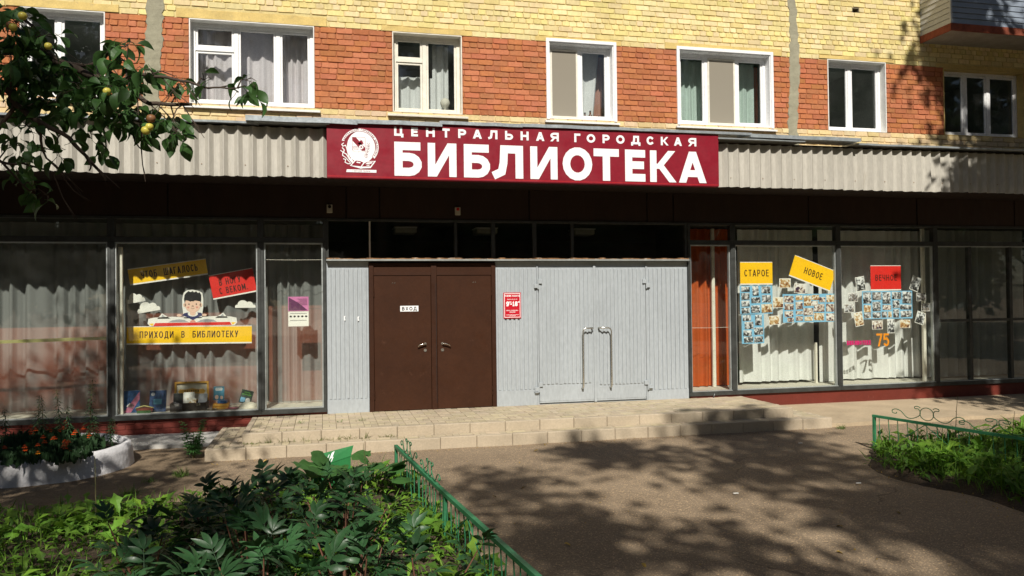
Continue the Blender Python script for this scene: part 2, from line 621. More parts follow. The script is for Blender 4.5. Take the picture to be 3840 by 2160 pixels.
def thing(name, loc, label, cat, group=None):
    return put(name, None, loc, None, label=label, cat=cat, group=group)


def U(a, b):
    return rnd.uniform(a, b)


# ------------------------------------------------------------------ stroke lettering
def arc(cx, cy, rx, ry, a0, a1, n=7):
    return [(cx + rx * math.cos(R(a0 + (a1 - a0) * i / n)), cy + ry * math.sin(R(a0 + (a1 - a0) * i / n))) for i in range(n + 1)]


P, DG, CL = 'p', 'd', 'c'
bowl = lambda y0, y1, x=.55, r=.45: arc(x, (y0 + y1) / 2, r, (y1 - y0) / 2, -90, 90)
bowld = lambda y0, y1, x=.55, r=.45: arc(x, (y0 + y1) / 2, r, (y1 - y0) / 2, 90, -90)
G = {
    'А': (.76, [(DG, 0, 0, .5, 1), (DG, 1, 0, .5, 1), (P, [(.25, .24), (.75, .24)])]),
    'Б': (.66, [(P, [(.93, 1), (0, 1), (0, 0)] + bowl(0, .58) + [(0, .58)])]),
    'В': (.66, [(P, [(0, 0), (0, 1)] + bowld(.53, 1, .5, .42) + [(0, .53)]), (P, [(.4, .53)] + bowld(0, .53) + [(0, 0)])]),
    'Г': (.56, [(P, [(0, 0), (0, 1), (1, 1)])]),
    'Д': (.82, [(P, [(.16, 0), (.28, .5), (.3, 1), (.82, 1), (.82, 0)]), (P, [(0, -.22), (0, 0), (1, 0), (1, -.22)])]),
    'Е': (.58, [(P, [(1, 1), (0, 1), (0, 0), (1, 0)]), (P, [(0, .52), (.9, .52)])]),
    'Ж': (1.0, [(P, [(.5, 0), (.5, 1)]), (DG, 0, 0, .45, .55), (DG, 1, 0, .55, .55), (DG, 0, 1, .45, .45), (DG, 1, 1, .55, .45)]),
    'З': (.6, [(P, arc(.45, .75, .5, .25, 150, -90) + arc(.45, .25, .55, .25, 90, -150))]),
    'И': (.72, [(P, [(0, 1), (0, 0)]), (P, [(1, 0), (1, 1)]), (DG, .05, 0, .95, 1)]),
    'Й': (.72, [(P, [(0, 1), (0, 0)]), (P, [(1, 0), (1, 1)]), (DG, .05, 0, .95, 1), (P, [(.3, 1.2), (.7, 1.2)])]),
    'К': (.7, [(P, [(0, 0), (0, 1)]), (DG, 1, 0, .3, .58), (DG, .95, 1, .2, .42)]),
    'Л': (.76, [(P, [(1, 0), (1, 1), (.33, 1), (.3, .45), (.22, .1), (.0, 0)])]),
    'М': (.88, [(P, [(0, 0), (0, 1)]), (P, [(1, 0), (1, 1)]), (DG, .02, 1, .5, .2), (DG, .98, 1, .5, .2)]),
    'Н': (.7, [(P, [(0, 0), (0, 1)]), (P, [(1, 0), (1, 1)]), (P, [(0, .5), (1, .5)])]),
    'О': (.78, [(CL, arc(.5, .5, .5, .5, 0, 360, 18)[:-1])]),
    'П': (.7, [(P, [(0, 0), (0, 1), (1, 1), (1, 0)])]),
    'Р': (.64, [(P, [(0, 0), (0, 1)] + bowld(.42, 1) + [(0, .42)])]),
    'С': (.66, [(P, arc(.5, .5, .5, .5, 48, 312, 14))]),
    'Т': (.66, [(P, [(0, 1), (1, 1)]), (P, [(.5, 1), (.5, 0)])]),
    'У': (.68, [(DG, 0, 1, .5, .3), (DG, 1, 1, .25, 0)]),
    'Х': (.7, [(DG, 0, 0, 1, 1), (DG, 0, 1, 1, 0)]),
    'Ц': (.74, [(P, [(0, 1), (0, 0), (1, 0), (1, -.22)]), (P, [(.82, 1), (.82, 0)])]),
    'Ч': (.66, [(P, [(0, 1), (0, .6)] + arc(.4, .6, .4, .2, 180, 270, 4) + [(1, .4)]), (P, [(1, 1), (1, 0)])]),
    'Ш': (.98, [(P, [(0, 1), (0, 0), (1, 0), (1, 1)]), (P, [(.5, 0), (.5, 1)])]),
    'Ь': (.62, [(P, [(0, 1), (0, 0)] + bowl(0, .58) + [(0, .58)])]),
    'Ы': (.86, [(P, [(0, 1), (0, 0)] + bowl(0, .58, .35, .3) + [(0, .58)]), (P, [(1, 0), (1, 1)])]),
    'Я': (.66, [(P, [(1, 0), (1, 1)] + [(1 - x, y) for x, y in bowld(.42, 1)] + [(1, .42)]), (DG, 0, 0, .5, .45)]),
    '7': (.58, [(P, [(0, 1), (1, 1), (.35, 0)])]),
    '5': (.58, [(P, [(.95, 1), (.1, 1), (.05, .58), (.5, .62)] + arc(.5, .31, .5, .31, 90, -140, 9))]),
    '9': (.6, [(CL, arc(.5, .68, .48, .32, 0, 360, 12)[:-1]), (P, [(.98, .68), (.9, .3), (.6, .02), (.15, 0)])]),
    '1': (.4, [(P, [(.1, .78), (.6, 1), (.6, 0)]), (P, [(.1, 0), (1, 0)])]),
    '8': (.6, [(CL, arc(.5, .74, .42, .26, 0, 360, 12)[:-1]), (CL, arc(.5, .25, .5, .25, 0, 360, 12)[:-1])]),
    '0': (.6, [(CL, arc(.5, .5, .5, .5, 0, 360, 12)[:-1])]),
    '-': (.4, [(P, [(0, .42), (1, .42)])]),
    '.': (.12, [(P, [(0, 0), (0, .03)])]),
    ',': (.12, [(P, [(0.3, .05), (0, -.12)])]),
}


def ribbon(pts, t, closed=False):
    n = len(pts)
    V = [Vector(p) for p in pts]
    L_, R_ = [], []
    for i in range(n):
        if closed:
            a, b = V[i - 1], V[(i + 1) % n]
            d1, d2 = (V[i] - a), (b - V[i])
        else:
            d1 = V[i] - V[i - 1] if i else V[1] - V[0]
            d2 = V[i + 1] - V[i] if i < n - 1 else V[-1] - V[-2]
        d1 = d1.normalized()
        d2 = d2.normalized()
        n1, n2 = Vector((-d1.y, d1.x)), Vector((-d2.y, d2.x))
        m = (n1 + n2)
        m = m.normalized() if m.length > 1e-6 else n1
        k = t / 2 / max(.45, m.dot(n1))
        q = V[i].copy()
        if not closed and i == 0:
            q -= d1 * t / 2
        if not closed and i == n - 1:
            q += d2 * t / 2
        L_.append(q + m * k)
        R_.append(q - m * k)
    return [(R_[i], R_[(i + 1) % n], L_[(i + 1) % n], L_[i]) for i in range(n if closed else n - 1)]


def glyph(mb, ch, x, z, wd, h, t, y, fr, zc=[0]):
    """one letter with outer box wd x h and stroke width t; fr maps (x, z) to a world (x, z)"""
    for kind, *a in G[ch][1]:
        zc[0] = (zc[0] + 1) % 5
        yy = y - zc[0] * .00027
        mu = lambda u, v: (x + t / 2 + u * (wd - t), z + t / 2 + v * (h - t))
        if kind == DG:
            ua, va, ub, vb = a
            xa, xb = x + t / 2 + ua * (wd - t), x + t / 2 + ub * (wd - t)
            za, zb = z + va * h, z + vb * h
            q = t * .56
            quads = [((xa - q, za), (xa + q, za), (xb + q, zb), (xb - q, zb))]
            if zb < za:
                quads = [tuple(reversed(quads[0]))]
        else:
            quads = ribbon([mu(u, v) for u, v in a[0]], t, kind == CL)
        for k, qd in enumerate(quads):
            pts = [fr(*p) for p in qd]
            mb.add([(p[0], yy - k * .0001, p[1]) for p in pts], [(0, 1, 2, 3)])


def text(mb, s, x, z, h, y, t=.14, wf=1.0, gap=.22, rot=0.0, align='l', ox=None, oz=None):
    """line of lettering; h cap height, t stroke as a fraction of h"""
    s = s.upper()
    wid = sum((G[c][0] * wf if c in G else .4 * wf) + gap for c in s) * h - gap * h
    cx = x - (wid / 2 if align == 'c' else 0)
    ox = x if ox is None else ox
    oz = z if oz is None else oz
    ca, sa = math.cos(rot), math.sin(rot)
    fr = lambda a, b: (ox + (a - ox) * ca - (b - oz) * sa, oz + (a - ox) * sa + (b - oz) * ca)
    for c in s:
        if c in G:
            glyph(mb, c, cx, z, G[c][0] * wf * h, h, t * h, y, fr)
            cx += (G[c][0] * wf + gap) * h
        else:
            cx += (.4 * wf + gap) * h
    return wid


def panel(mb, x0, x1, z0, z1, y, th=.004, rot=0.0):
    cx, cz = (x0 + x1) / 2, (z0 + z1) / 2
    ca, sa = math.cos(rot), math.sin(rot)
    pl = [(cx + a * ca - b * sa, cz + a * sa + b * ca) for a, b in (((x0 - x1) / 2, (z0 - z1) / 2), ((x1 - x0) / 2, (z0 - z1) / 2), ((x1 - x0) / 2, (z1 - z0) / 2), ((x0 - x1) / 2, (z1 - z0) / 2))]
    mb.prism(pl, y, y + th)
    return mb


def ell(cx, cz, rx, rz, n=20, a0=0, a1=360):
    k = n if a1 - a0 == 360 else n + 1
    return [(cx + rx * math.cos(R(a0 + (a1 - a0) * i / n)), cz + rz * math.sin(R(a0 + (a1 - a0) * i / n))) for i in range(k)]


# ================================================================== GROUND
def axis(a, b, step, ext):
    n = int(round((b - a) / step))
    return [-e for e in ext[::-1]] + [a + step * i for i in range(n + 1)] + list(ext)


def hsh(x, y):
    return (math.sin(x * 1.7 + 1.3 * math.sin(y * 1.1)) + math.sin(y * 2.3 + 1.7 * math.sin(x * .9)) + .6 * math.sin(x * 5.1 + y * 4.3)) / 2.6


gx = axis(-8, 17, .25, (24, 40, 80, 250))
gy = axis(-14, 1, .25, (24, 40, 80, 250))
gm = MB()
gv = [(x, y, (.012 * hsh(x, y) - .012) if -8 < x < 17 and -14 < y < 1 else -.012) for y in gy for x in gx]
nx = len(gx)
gm.add(gv, [(j * nx + i, j * nx + i + 1, (j + 1) * nx + i + 1, (j + 1) * nx + i) for j in range(len(gy) - 1) for i in range(nx - 1)])
ground = gm.build('asphalt_ground', 'asphalt', smooth=True, kind='structure', label='worn brown asphalt forecourt dappled with tree shade')


def bed(name, outline_fn, x0, x1, y0, y1, h, m, step=.2):
    """soil sheet: height falls to the ground outside outline_fn(x, y) > 0"""
    nxx, nyy = int((x1 - x0) / step), int((y1 - y0) / step)
    mb = MB()
    vs = []
    for j in range(nyy + 1):
        for i in range(nxx + 1):
            x, y = x0 + (x1 - x0) * i / nxx, y0 + (y1 - y0) * j / nyy
            d = outline_fn(x, y)
            vs.append((x, y, max(-.05, min(h, d * .3)) + .02 * hsh(x * 2.3, y * 2.1) * (1 if d > 0 else 0)))
    mb.add(vs, [(j * (nxx + 1) + i, j * (nxx + 1) + i + 1, (j + 1) * (nxx + 1) + i + 1, (j + 1) * (nxx + 1) + i) for j in range(nyy) for i in range(nxx)])
    return mb.build(name, m, smooth=True, kind='structure')


def left_bed(x, y):      # inside when > 0
    fx = .98 + (-4.1 - y) * .075
    top = -4.3 + .12 * math.sin(x * 3.1) + (.35 if x > -.9 else 0) * min(1, (x + .9) / .6) if x > -.9 else -4.35 + .12 * math.sin(x * 3.1)
    return min(fx - x, top - y, x + 6.5, y + 13.9)


def right_bed(x, y):
    ex = 6.62 + .12 * math.sin(y * 2.7) + max(0, (y + 4.6)) * .7
    return min(x - ex, -3.75 - y, 15 - x, y + 13)


bed('garden_soil', left_bed, -6.4, 1.7, -13.8, -3.9, .06, 'soil')
bed('verge_soil', right_bed, 6.2, 15, -12.8, -3.6, .06, 'soil')


def wedge(name, m, x0, x1, y0, y1, zf, zb, **k):
    """slab lying on the ground, front edge height zf, back edge height zb, slightly uneven"""
    mb = MB()
    n = max(2, int((x1 - x0) / .3))
    vs = []
    for i in range(n + 1):
        x = x0 + (x1 - x0) * i / n
        yf = y0 + .025 * math.sin(x * 7.3) + .015 * math.sin(x * 17)
        vs += [(x, yf, -.05), (x, yf, zf + .006 * math.sin(x * 9)), (x, y1, zb), (x, y1, -.05)]
    fs = []
    for i in range(n):
        a, b = i * 4, i * 4 + 4
        fs += [(a, b, b + 1, a + 1), (a + 1, b + 1, b + 2, a + 2)]
    fs += [(0, 1, 2, 3), (n * 4 + 3, n * 4 + 2, n * 4 + 1, n * 4)]
    mb.add(vs, fs)
    return mb.build(name, m, kind='structure', **k)



dm = MB()
nxx, nyy = 30, 19
vs = [(-7.3 + (5.9 * i / nxx) + (.18 * math.sin(j * 1.7) if i == nxx else 0), -4.75 + 3.95 * j / nyy, .012 * hsh(-7.3 + 5.9 * i / nxx, -4.75 + 3.95 * j / nyy) - .004 - (.012 if i in (0, nxx) or j in (0, nyy) else 0)) for j in range(nyy + 1) for i in range(nxx + 1)]
dm.add(vs, [(j * (nxx + 1) + i, j * (nxx + 1) + i + 1, (j + 1) * (nxx + 1) + i + 1, (j + 1) * (nxx + 1) + i) for j in range(nyy) for i in range(nxx)])
dm.build('bare_ground', 'soil_dust', smooth=True, kind='structure')
wedge('concrete_strip', 'concrete_pale', -7.0, -1.6, -.78, .1, .045, .095)
wedge('side_pavement', 'pavement_sand', 7.975, 17.0, -1.95, .1, .05, .095)

# ================================================================== LANDING WITH TWO STEPS
landing = MB()
landing.box(-1.555, 7.955, -1.885, .02, -.05, .128)
landing.box(-1.105, 7.44, -1.585, .02, .128, .268)
landing = landing.build('entrance_landing', 'joint_dirt', kind='structure', label='two-step entrance landing of beige pavers and kerb blocks')


def kerb_run(x0, x1, y0, y1, z0, z1, along='x', n=None):
    L_ = (x1 - x0) if along == 'x' else (y1 - y0)
    n = n or max(1, round(L_ / .52))
    for i in range(n):
        a, b = i / n, (i + 1) / n
        mb = MB()
        g = .0025
        if along == 'x':
            mb.cbox(x0 + L_ * a + g, x0 + L_ * b - g, y0 + U(-.006, .004), y1, z0, z1 + U(-.003, .004), .009)
        else:
            mb.cbox(x0, x1, y0 + L_ * a + g, y0 + L_ * b - g, z0, z1 + U(-.003, .004), .009)
        mb.build('kerb_block', 'kerb', landing)


kerb_run(-1.57, 7.97, -1.97, -1.885, -.04, .152)
kerb_run(-1.12, 7.455, -1.675, -1.585, .13, .292)
kerb_run(-1.57, -1.485, -1.88, -.03, -.04, .15, 'y')
kerb_run(-1.12, -1.035, -1.58, -.03, .13, .29, 'y')

pv = []


def pave(x0, x1, y0, y1, z):
    c = .2
    i = 0
    x = x0
    while x < x1 - .02:
        j = 0
        y = y0
        while y < y1 - .02:
            xe, ye = min(x + c, x1), min(y + c, y1)
            if (i + j) % 2 == 0:
                xm = (x + xe) / 2
                cells = [(x, xm, y, ye), (xm, xe, y, ye)]
            else:
                ym = (y + ye) / 2
                cells = [(x, xe, y, ym), (x, xe, ym, ye)]
            for q in cells:
                if q[1] - q[0] > .02 and q[3] - q[2] > .02:
                    pv.append((*q, z + U(-.003, .003)))
            y += c
            j += 1
        x += c
        i += 1


pave(-1.033, 7.45, -1.583, -.005, .29)
pave(-1.483, 7.95, -1.883, -1.677, .149)
pave(-1.483, -1.125, -1.675, -.03, .149)
pave(7.46, 7.95, -1.675, -.03, .149)
pv.sort(key=lambda q: (Vector(((q[0] + q[1]) / 2, (q[2] + q[3]) / 2, q[4])) - CAM).length)
full = lambda q: abs((q[1] - q[0]) * (q[3] - q[2]) - .02) < 1e-4
PMESH = {}


def paver_box(mb, q, c):
    g = .002
    mb.cbox(q[0] + g, q[1] - g, q[2] + g, q[3] - g, q[4] - .024, q[4], .004, c)


def pcol():
    k = U(.9, 1.07)
    return (.48 * k, .40 * k * U(.97, 1.03), .28 * k * U(.94, 1.06))


for i in range(8):
    for o_ in (0, 1):
        mb = MB()
        a, b = (.1, .2) if o_ == 0 else (.2, .1)
        paver_box(mb, (-a / 2, a / 2, -b / 2, b / 2, 0), pcol())
        PMESH[i, o_] = mb.mesh('paver', 'paver')
cnt = 0
rest = MB()
for q in pv:
    if cnt < 300 and full(q):
        o_ = 0 if (q[1] - q[0]) < .15 else 1
        put('paver', PMESH[rnd.randrange(8), o_], ((q[0] + q[1]) / 2, (q[2] + q[3]) / 2, q[4]), landing)
        cnt += 1
    else:
        paver_box(rest, q, pcol())
rest.build('paver_field', 'paver', landing, kind='stuff')

# ================================================================== BUILDING
bld = thing('apartment_building', (4.5, 2.0, 0), 'brick apartment building painted yellow and orange, glazed library shopfront below', 'building')

# windows: x0, x1, z0, z1
WIN = [(-4.42, -3.25, 5.28, 6.62), (-2.03, -.12, 5.27, 6.61), (1.15, 2.32, 5.27, 6.61), (3.86, 5.05, 5.27, 6.61), (6.32, 8.16, 5.27, 6.62), (9.38, 10.66, 5.27, 6.63), (11.98, 13.9, 5.27, 6.6), (-7.6, -5.9, 5.28, 6.62)]
LINT = [(-4.62, -3.05, 6.625, 6.74), (-2.22, .08, 6.615, 6.755), (.98, 2.5, 6.615, 6.70), (3.62, 5.2, 6.615, 6.70), (6.05, 8.4, 6.625, 6.74), (9.2, 10.85, 6.635, 6.70), (11.8, 14.1, 6.605, 6.68)]
HOLE = (9.95, 10.08, 7.54, 7.64)
SEAM = [(-2.67, -2.45), (8.56, 8.74)]
ZB, ZT, XA, XB = 4.5, 9.6, -8.0, 17.5
ROWH = .0958
Z_OR0, Z_OR1 = 5.27, 5.27 + 14 * ROWH


def rects_minus(x0, x1, z0, z1, holes):
    xs = sorted({x0, x1, *[min(max(h[i], x0), x1) for h in holes for i in (0, 1)]})
    zs = sorted({z0, z1, *[min(max(h[i], z0), z1) for h in holes for i in (2, 3)]})
    out = []
    for a, b in zip(xs, xs[1:]):
        run = None
        for c, d in zip(zs, zs[1:]):
            mx, mz = (a + b) / 2, (c + d) / 2
            ins = any(h[0] < mx < h[1] and h[2] < mz < h[3] for h in holes)
            if ins:
                if run:
                    out.append((a, b, *run))
                run = None
            else:
                run = (run[0], d) if run else (c, d)
        if run:
            out.append((a, b, *run))
    return out


walls = {}
for nm, zz0, zz1, m in (('wall_lower', ZB, Z_OR0, 'mortar_cream'), ('wall_orange', Z_OR0, Z_OR1, 'mortar_orange'), ('wall_yellow', Z_OR1, ZT, 'mortar_yellow')):
    mb = MB()
    for a, b, c, d in rects_minus(XA, XB, zz0, zz1, WIN + [HOLE]):
        mb.add([(a, .011, c), (b, .011, c), (b, .011, d), (a, .011, d)], [(0, 1, 2, 3)])
    mb.box(XA, XB, .3, .32, zz1 - .02, zz1 - .001)
    walls[nm] = mb.build('brick_wall', m, bld)
hb = MB()
h0, h1, h2, h3 = HOLE
hb.box(h0 - .02, h1 + .02, .14, .16, h2 - .02, h3 + .02)
hb.box(h0 - .02, h0, .005, .14, h2 - .02, h3 + .02)
hb.box(h1, h1 + .02, .005, .14, h2 - .02, h3 + .02)
hb.box(h0, h1, .005, .14, h2 - .02, h2)
hb.box(h0, h1, .005, .14, h3, h3 + .02)
hb.build('vent_recess', 'joint_dirt', bld)


def brick_geo(mb, x0, x1, z0, z1, c, r=None, y=0.0):
    r = r or rnd
    g = .0045
    x0 += g
    x1 -= g
    z0 += g * .8
    z1 -= g * .8
    cc = min(.011, (x1 - x0) * .2)
    j = lambda a: r.uniform(-a, a)
    out = [(x0 + cc, z0), (x1 - cc, z0), (x1, z0 + cc), (x1, z1 - cc), (x1 - cc, z1), (x0 + cc, z1), (x0, z1 - cc), (x0, z0 + cc)]
    out = [(a + j(.004), b + j(.0035)) for a, b in out]
    mx, mz = (x0 + x1) / 2, (z0 + z1) / 2
    yf = y - .003 + j(.0045)
    tx, tz = j(.01), j(.03)
    vs = [(a, .02, b) for a, b in out]
    for a, b in out:
        ia = a + (.005 if a < mx else -.005)
        ib = b + (.0045 if b < mz else -.0045)
        vs.append((ia, yf + tx * (ia - mx) + tz * (ib - mz) + j(.0012), ib))
    mb.add(vs, [tuple(range(8, 16))] + [(i, (i + 1) % 8, (i + 1) % 8 + 8, i + 8) for i in range(8)], c)


def bcolor(band):
    k = U(.84, 1.08)
    if band == 'y':
        return mul((YEL[0], YEL[1] * U(.95, 1.03), YEL[2] * U(.85, 1.2)), k)
    if band == 'c':
        return mul((CRM[0], CRM[1] * U(.95, 1.05), CRM[2] * U(.85, 1.15)), k)
    if band == 'o':
        q = rnd.random()
        if q < .1:
            return mul((.47, .165, .078), U(.95, 1.1))
        return mul((ORA[0] * U(.96, 1.04), ORA[1] * U(.92, 1.1), ORA[2] * U(.85, 1.15)), k)
    return mul(RED, U(.8, 1.15))


BVAR = {}
for band in 'yoc':
    for ln, n in ((.2625, 14), (.13125, 8)):
        for i in range(n):
            mb = MB()
            brick_geo(mb, -ln / 2, ln / 2, -ROWH / 2, ROWH / 2, bcolor(band))
            BVAR[band, ln, i] = mb.mesh('brick', 'brick_orange' if band == 'o' else 'brick_paint')
bricks = []
rows = []
z = Z_OR0
k = 0
while z < ZT - .05:
    rows.append((z, k))
    z += ROWH
    k += 1
z, k = Z_OR0 - ROWH, -1
while z > ZB:
    rows.append((z, k))
    z -= ROWH
    k -= 1
for z0, k in rows:
    z1 = z0 + ROWH
    band = 'o' if 0 <= k < 14 else ('y' if k >= 14 else 'c')
    header = k % 6 == 0 or k == 17
    ln = .13125 if header else .2625
    off = (k % 2) * ln / 2 + (k * .037 % .05)
    x = XA - off
    holes = [(h[0], h[1]) for h in WIN + LINT + [HOLE] if h[2] < (z0 + z1) / 2 < h[3]]
    while x < XB:
        a, b = x, x + ln
        x += ln
        segs = [(a, b)]
        for h0, h1 in holes:
            ns = []
            for p, q in segs:
                if h1 <= p or h0 >= q:
                    ns.append((p, q))
                else:
                    if h0 - p > .03:
                        ns.append((p, h0))
                    if q - h1 > .03:
                        ns.append((h1, q))
            segs = ns
        for p, q in segs:
            bricks.append((p, q, z0, z1, band, abs((q - p) - ln) < 1e-6, ln))
seen = lambda b: -5 < b[0] and b[2] > 4.95 and b[3] < 6.8 + .076 * (b[0] + 4.7) and not any(s0 - .1 < b[0] < s1 + .1 for s0, s1 in SEAM)
order = sorted((b for b in bricks if b[5] and seen(b)), key=lambda b: (b[6] < .2, abs(b[0] + 1.5)))
chosen = set(order[:300])
joined = {'y': MB(), 'o': MB(), 'c': MB()}
for b in bricks:
    w_ = walls[{'y': 'wall_yellow', 'o': 'wall_orange', 'c': 'wall_lower'}[b[4]]]
    if b in chosen:
        n = 14 if b[6] > .2 else 8
        put('brick', BVAR[b[4], b[6], rnd.randrange(n)], ((b[0] + b[1]) / 2, U(-.001, .001), (b[2] + b[3]) / 2), w_)
    else:
        brick_geo(joined[b[4]], *b[:4], bcolor(b[4]))
for bn, wn in (('y', 'wall_yellow'), ('o', 'wall_orange'), ('c', 'wall_lower')):
    joined[bn].build('brick_field', 'brick_orange' if bn == 'o' else 'brick_paint', walls[wn], kind='stuff')

for a, b, c, d in LINT:
    mb = MB()
    n = 14
    vs = []
    for i in range(n + 1):
        x = a + (b - a) * i / n
        vs += [(x, -.008 + U(-.003, .003), c), (x, -.008 + U(-.003, .003), d + U(-.008, .01)), (x, .02, d + .01)]
    mb.add(vs, [f for i in range(n) for f in ((i * 3, i * 3 + 3, i * 3 + 4, i * 3 + 1), (i * 3 + 1, i * 3 + 4, i * 3 + 5, i * 3 + 2))])
    mb.build('lintel', 'plaster_yellow', bld)
for s0, s1 in SEAM:
    mb = MB()
    n = 74
    vs = []
    for i in range(n + 1):
        zz = 4.75 + (ZT - 4.75) * i / n
        wd = .0 if zz > 6.9 and s0 > 0 else .02
        a, b = s0 - wd + U(-.018, .018) + .03 * math.sin(zz * 2.1), s1 + wd + U(-.02, .02) + .03 * math.sin(zz * 2.1)
        vs += [(a, .006, zz), (a + .012, -.014 + U(-.003, .003), zz), (b - .012, -.014 + U(-.003, .003), zz), (b, .006, zz)]
    mb.add(vs, [(i * 4 + j, i * 4 + j + 1, i * 4 + j + 5, i * 4 + j + 4) for i in range(n) for j in range(3)])
    mb.build('cement_seam', 'cement', bld)


# ---------------------------------------------------------------- upper windows
def bars(mb, x0, x1, z0, z1, wd, y0, y1, b=.004):
    """rectangular frame of four bars butted end to end"""
    mb.cbox(x0, x0 + wd, y0, y1, z0, z1, b)
    mb.cbox(x1 - wd, x1, y0, y1, z0, z1, b)
    mb.cbox(x0 + wd, x1 - wd, y0 + .0015, y1, z0, z0 + wd, b)
    mb.cbox(x0 + wd, x1 - wd, y0 + .0015, y1, z1 - wd, z1, b)


def window(i, splits, m, fort=None, trim=False, sill=True, screen=None, rev='reveal_white', wd=.055, sash=.035):
    x0, x1, z0, z1 = WIN[i]
    yf = .15
    mb = MB()
    bars(mb, x0 + .015, x1 - .015, z0 + .012, z1 - .015, wd, yf, yf + .07)
    for s in splits:
        xx = x0 + (x1 - x0) * s
        mb.cbox(xx - wd * .6, xx + wd * .6, yf + .003, yf + .066, z0 + .012 + wd, z1 - .015 - wd, .004)
    win = mb.build('window', m, bld)
    rv = MB()
    rv.box(x0 - .003, x0 + .014, -.004, yf + .07, z0 - .0, z1)
    rv.box(x1 - .014, x1 + .003, -.004, yf + .07, z0, z1)
    rv.box(x0 + .014, x1 - .014, -.003, yf + .07, z1 - .014, z1 + .003)
    rv.box(x0 + .014, x1 - .014, -.003, yf + .07, z0 - .003, z0 + .011)
    rv.build('reveal', rev, win)
    ed = [0, *splits, 1]
    for j, (a, b) in enumerate(zip(ed, ed[1:])):
        pa = x0 + (x1 - x0) * a + (wd * .6 if j else .015 + wd)
        pb = x0 + (x1 - x0) * b - (wd * .6 if b < 1 else .015 + wd)
        za, zb = z0 + .012 + wd, z1 - .015 - wd
        parts = [(za, zb)]
        if fort and j in fort:
            zm = zb - (zb - za) * .30
            bar = MB()
            bar.cbox(pa, pb, yf - .006, yf + .06, zm - .03, zm + .03, .004)
            bar.build('window_bar', m, win)
            parts = [(za, zm - .03), (zm + .03, zb)]
        for pza, pzb in parts:
            sh = MB()
            bars(sh, pa + .002, pb - .002, pza + .002, pzb - .002, sash, yf + .012, yf + .05, .003)
            sh.build('sash', m, win)
            gl = MB()
            gl.box(pa + sash - .004, pb - sash + .004, yf + .03, yf + .034, pza + sash - .004, pzb - sash + .004)
            gl.build('pane', 'window_glass', win)
        if screen is not None and j in screen:
            sm = MB()
            bars(sm, pa - .005, pb + .005, za - .02, zb - .01, .03, yf - .016, yf - .002, .002)
            sm.build('screen_frame', 'old_white', win)
            s2 = MB()
            s2.box(pa + .025, pb - .025, yf - .012, yf - .010, za + .01, zb - .04)
            s2.build('insect_screen', 'mesh_screen', win)
    if sill:
        sm = MB()
        sm.add([(x0 - .09, -.075, z0 - .055), (x1 + .09, -.075, z0 - .055), (x1 + .09, yf, z0 + .008), (x0 - .09, yf, z0 + .008),
                (x0 - .09, -.072, z0 - .085), (x1 + .09, -.072, z0 - .085), (x1 + .09, .02, z0 - .07), (x0 - .09, .02, z0 - .07)],
               [(0, 1, 2, 3), (4, 5, 1, 0), (7, 6, 5, 4), (1, 5, 6), (0, 7, 4), (1, 6, 2), (0, 3, 7)])
        sm.build('sill', m if m != 'old_white' else 'old_white', win)
    if trim:
        tm = MB()
        a, b, c, d, t = x0 - .055, x1 + .055, z0 - .02, z1 + .06, .055
        tm.cbox(a, x0, -.03, .012, c, d, .004)
        tm.cbox(x1, b, -.03, .012, c, d, .004)
        tm.cbox(x0, x1, -.0285, .012, z1, d, .004)
        tm.build('trim', 'white_pvc', win)
    return win


window(0, [.42], 'white_pvc')
window(1, [.36, .7], 'white_paint', fort=[0])
window(2, [.47], 'old_white', fort=[0], rev='old_white')
window(3, [.5], 'white_pvc', trim=True, screen=[0], rev='white_pvc')
window(4, [.33, .66], 'white_pvc', trim=True, screen=[1], rev='white_pvc')
window(5, [.45], 'white_pvc', sill=False)
window(6, [.33, .62], 'white_pvc', sill=False, rev='plaster_yellow')
window(7, [.5], 'white_pvc')

# rooms behind the upper windows
for x0, x1, z0, z1 in WIN:
    mb = MB()
    a, b, c, d = x0 - .5, x1 + .5, z0 - .6, z1 + .3
    mb.add([(a, .24, c), (b, .24, c), (b, 3.2, c), (a, 3.2, c), (a, .24, d), (b, .24, d), (b, 3.2, d), (a, 3.2, d)],
           [(0, 1, 2, 3), (7, 6, 5, 4), (2, 6, 7, 3), (0, 3, 7, 4), (1, 5, 6, 2)])
    for p in ((a, x0, c, d), (x1, b, c, d), (x0, x1, c, z0), (x0, x1, z1, d)):
        mb.add([(p[0], .235, p[2]), (p[1], .235, p[2]), (p[1], .235, p[3]), (p[0], .235, p[3])], [(3, 2, 1, 0)])
    mb.build('room', 'interior_pale', bld)
    sm = MB()
    sm.box(x0 - .1, x1 + .1, .225, .55, z0 - .03, z0 + .012)
    sm.build('inner_sill', 'white_paint', bld)


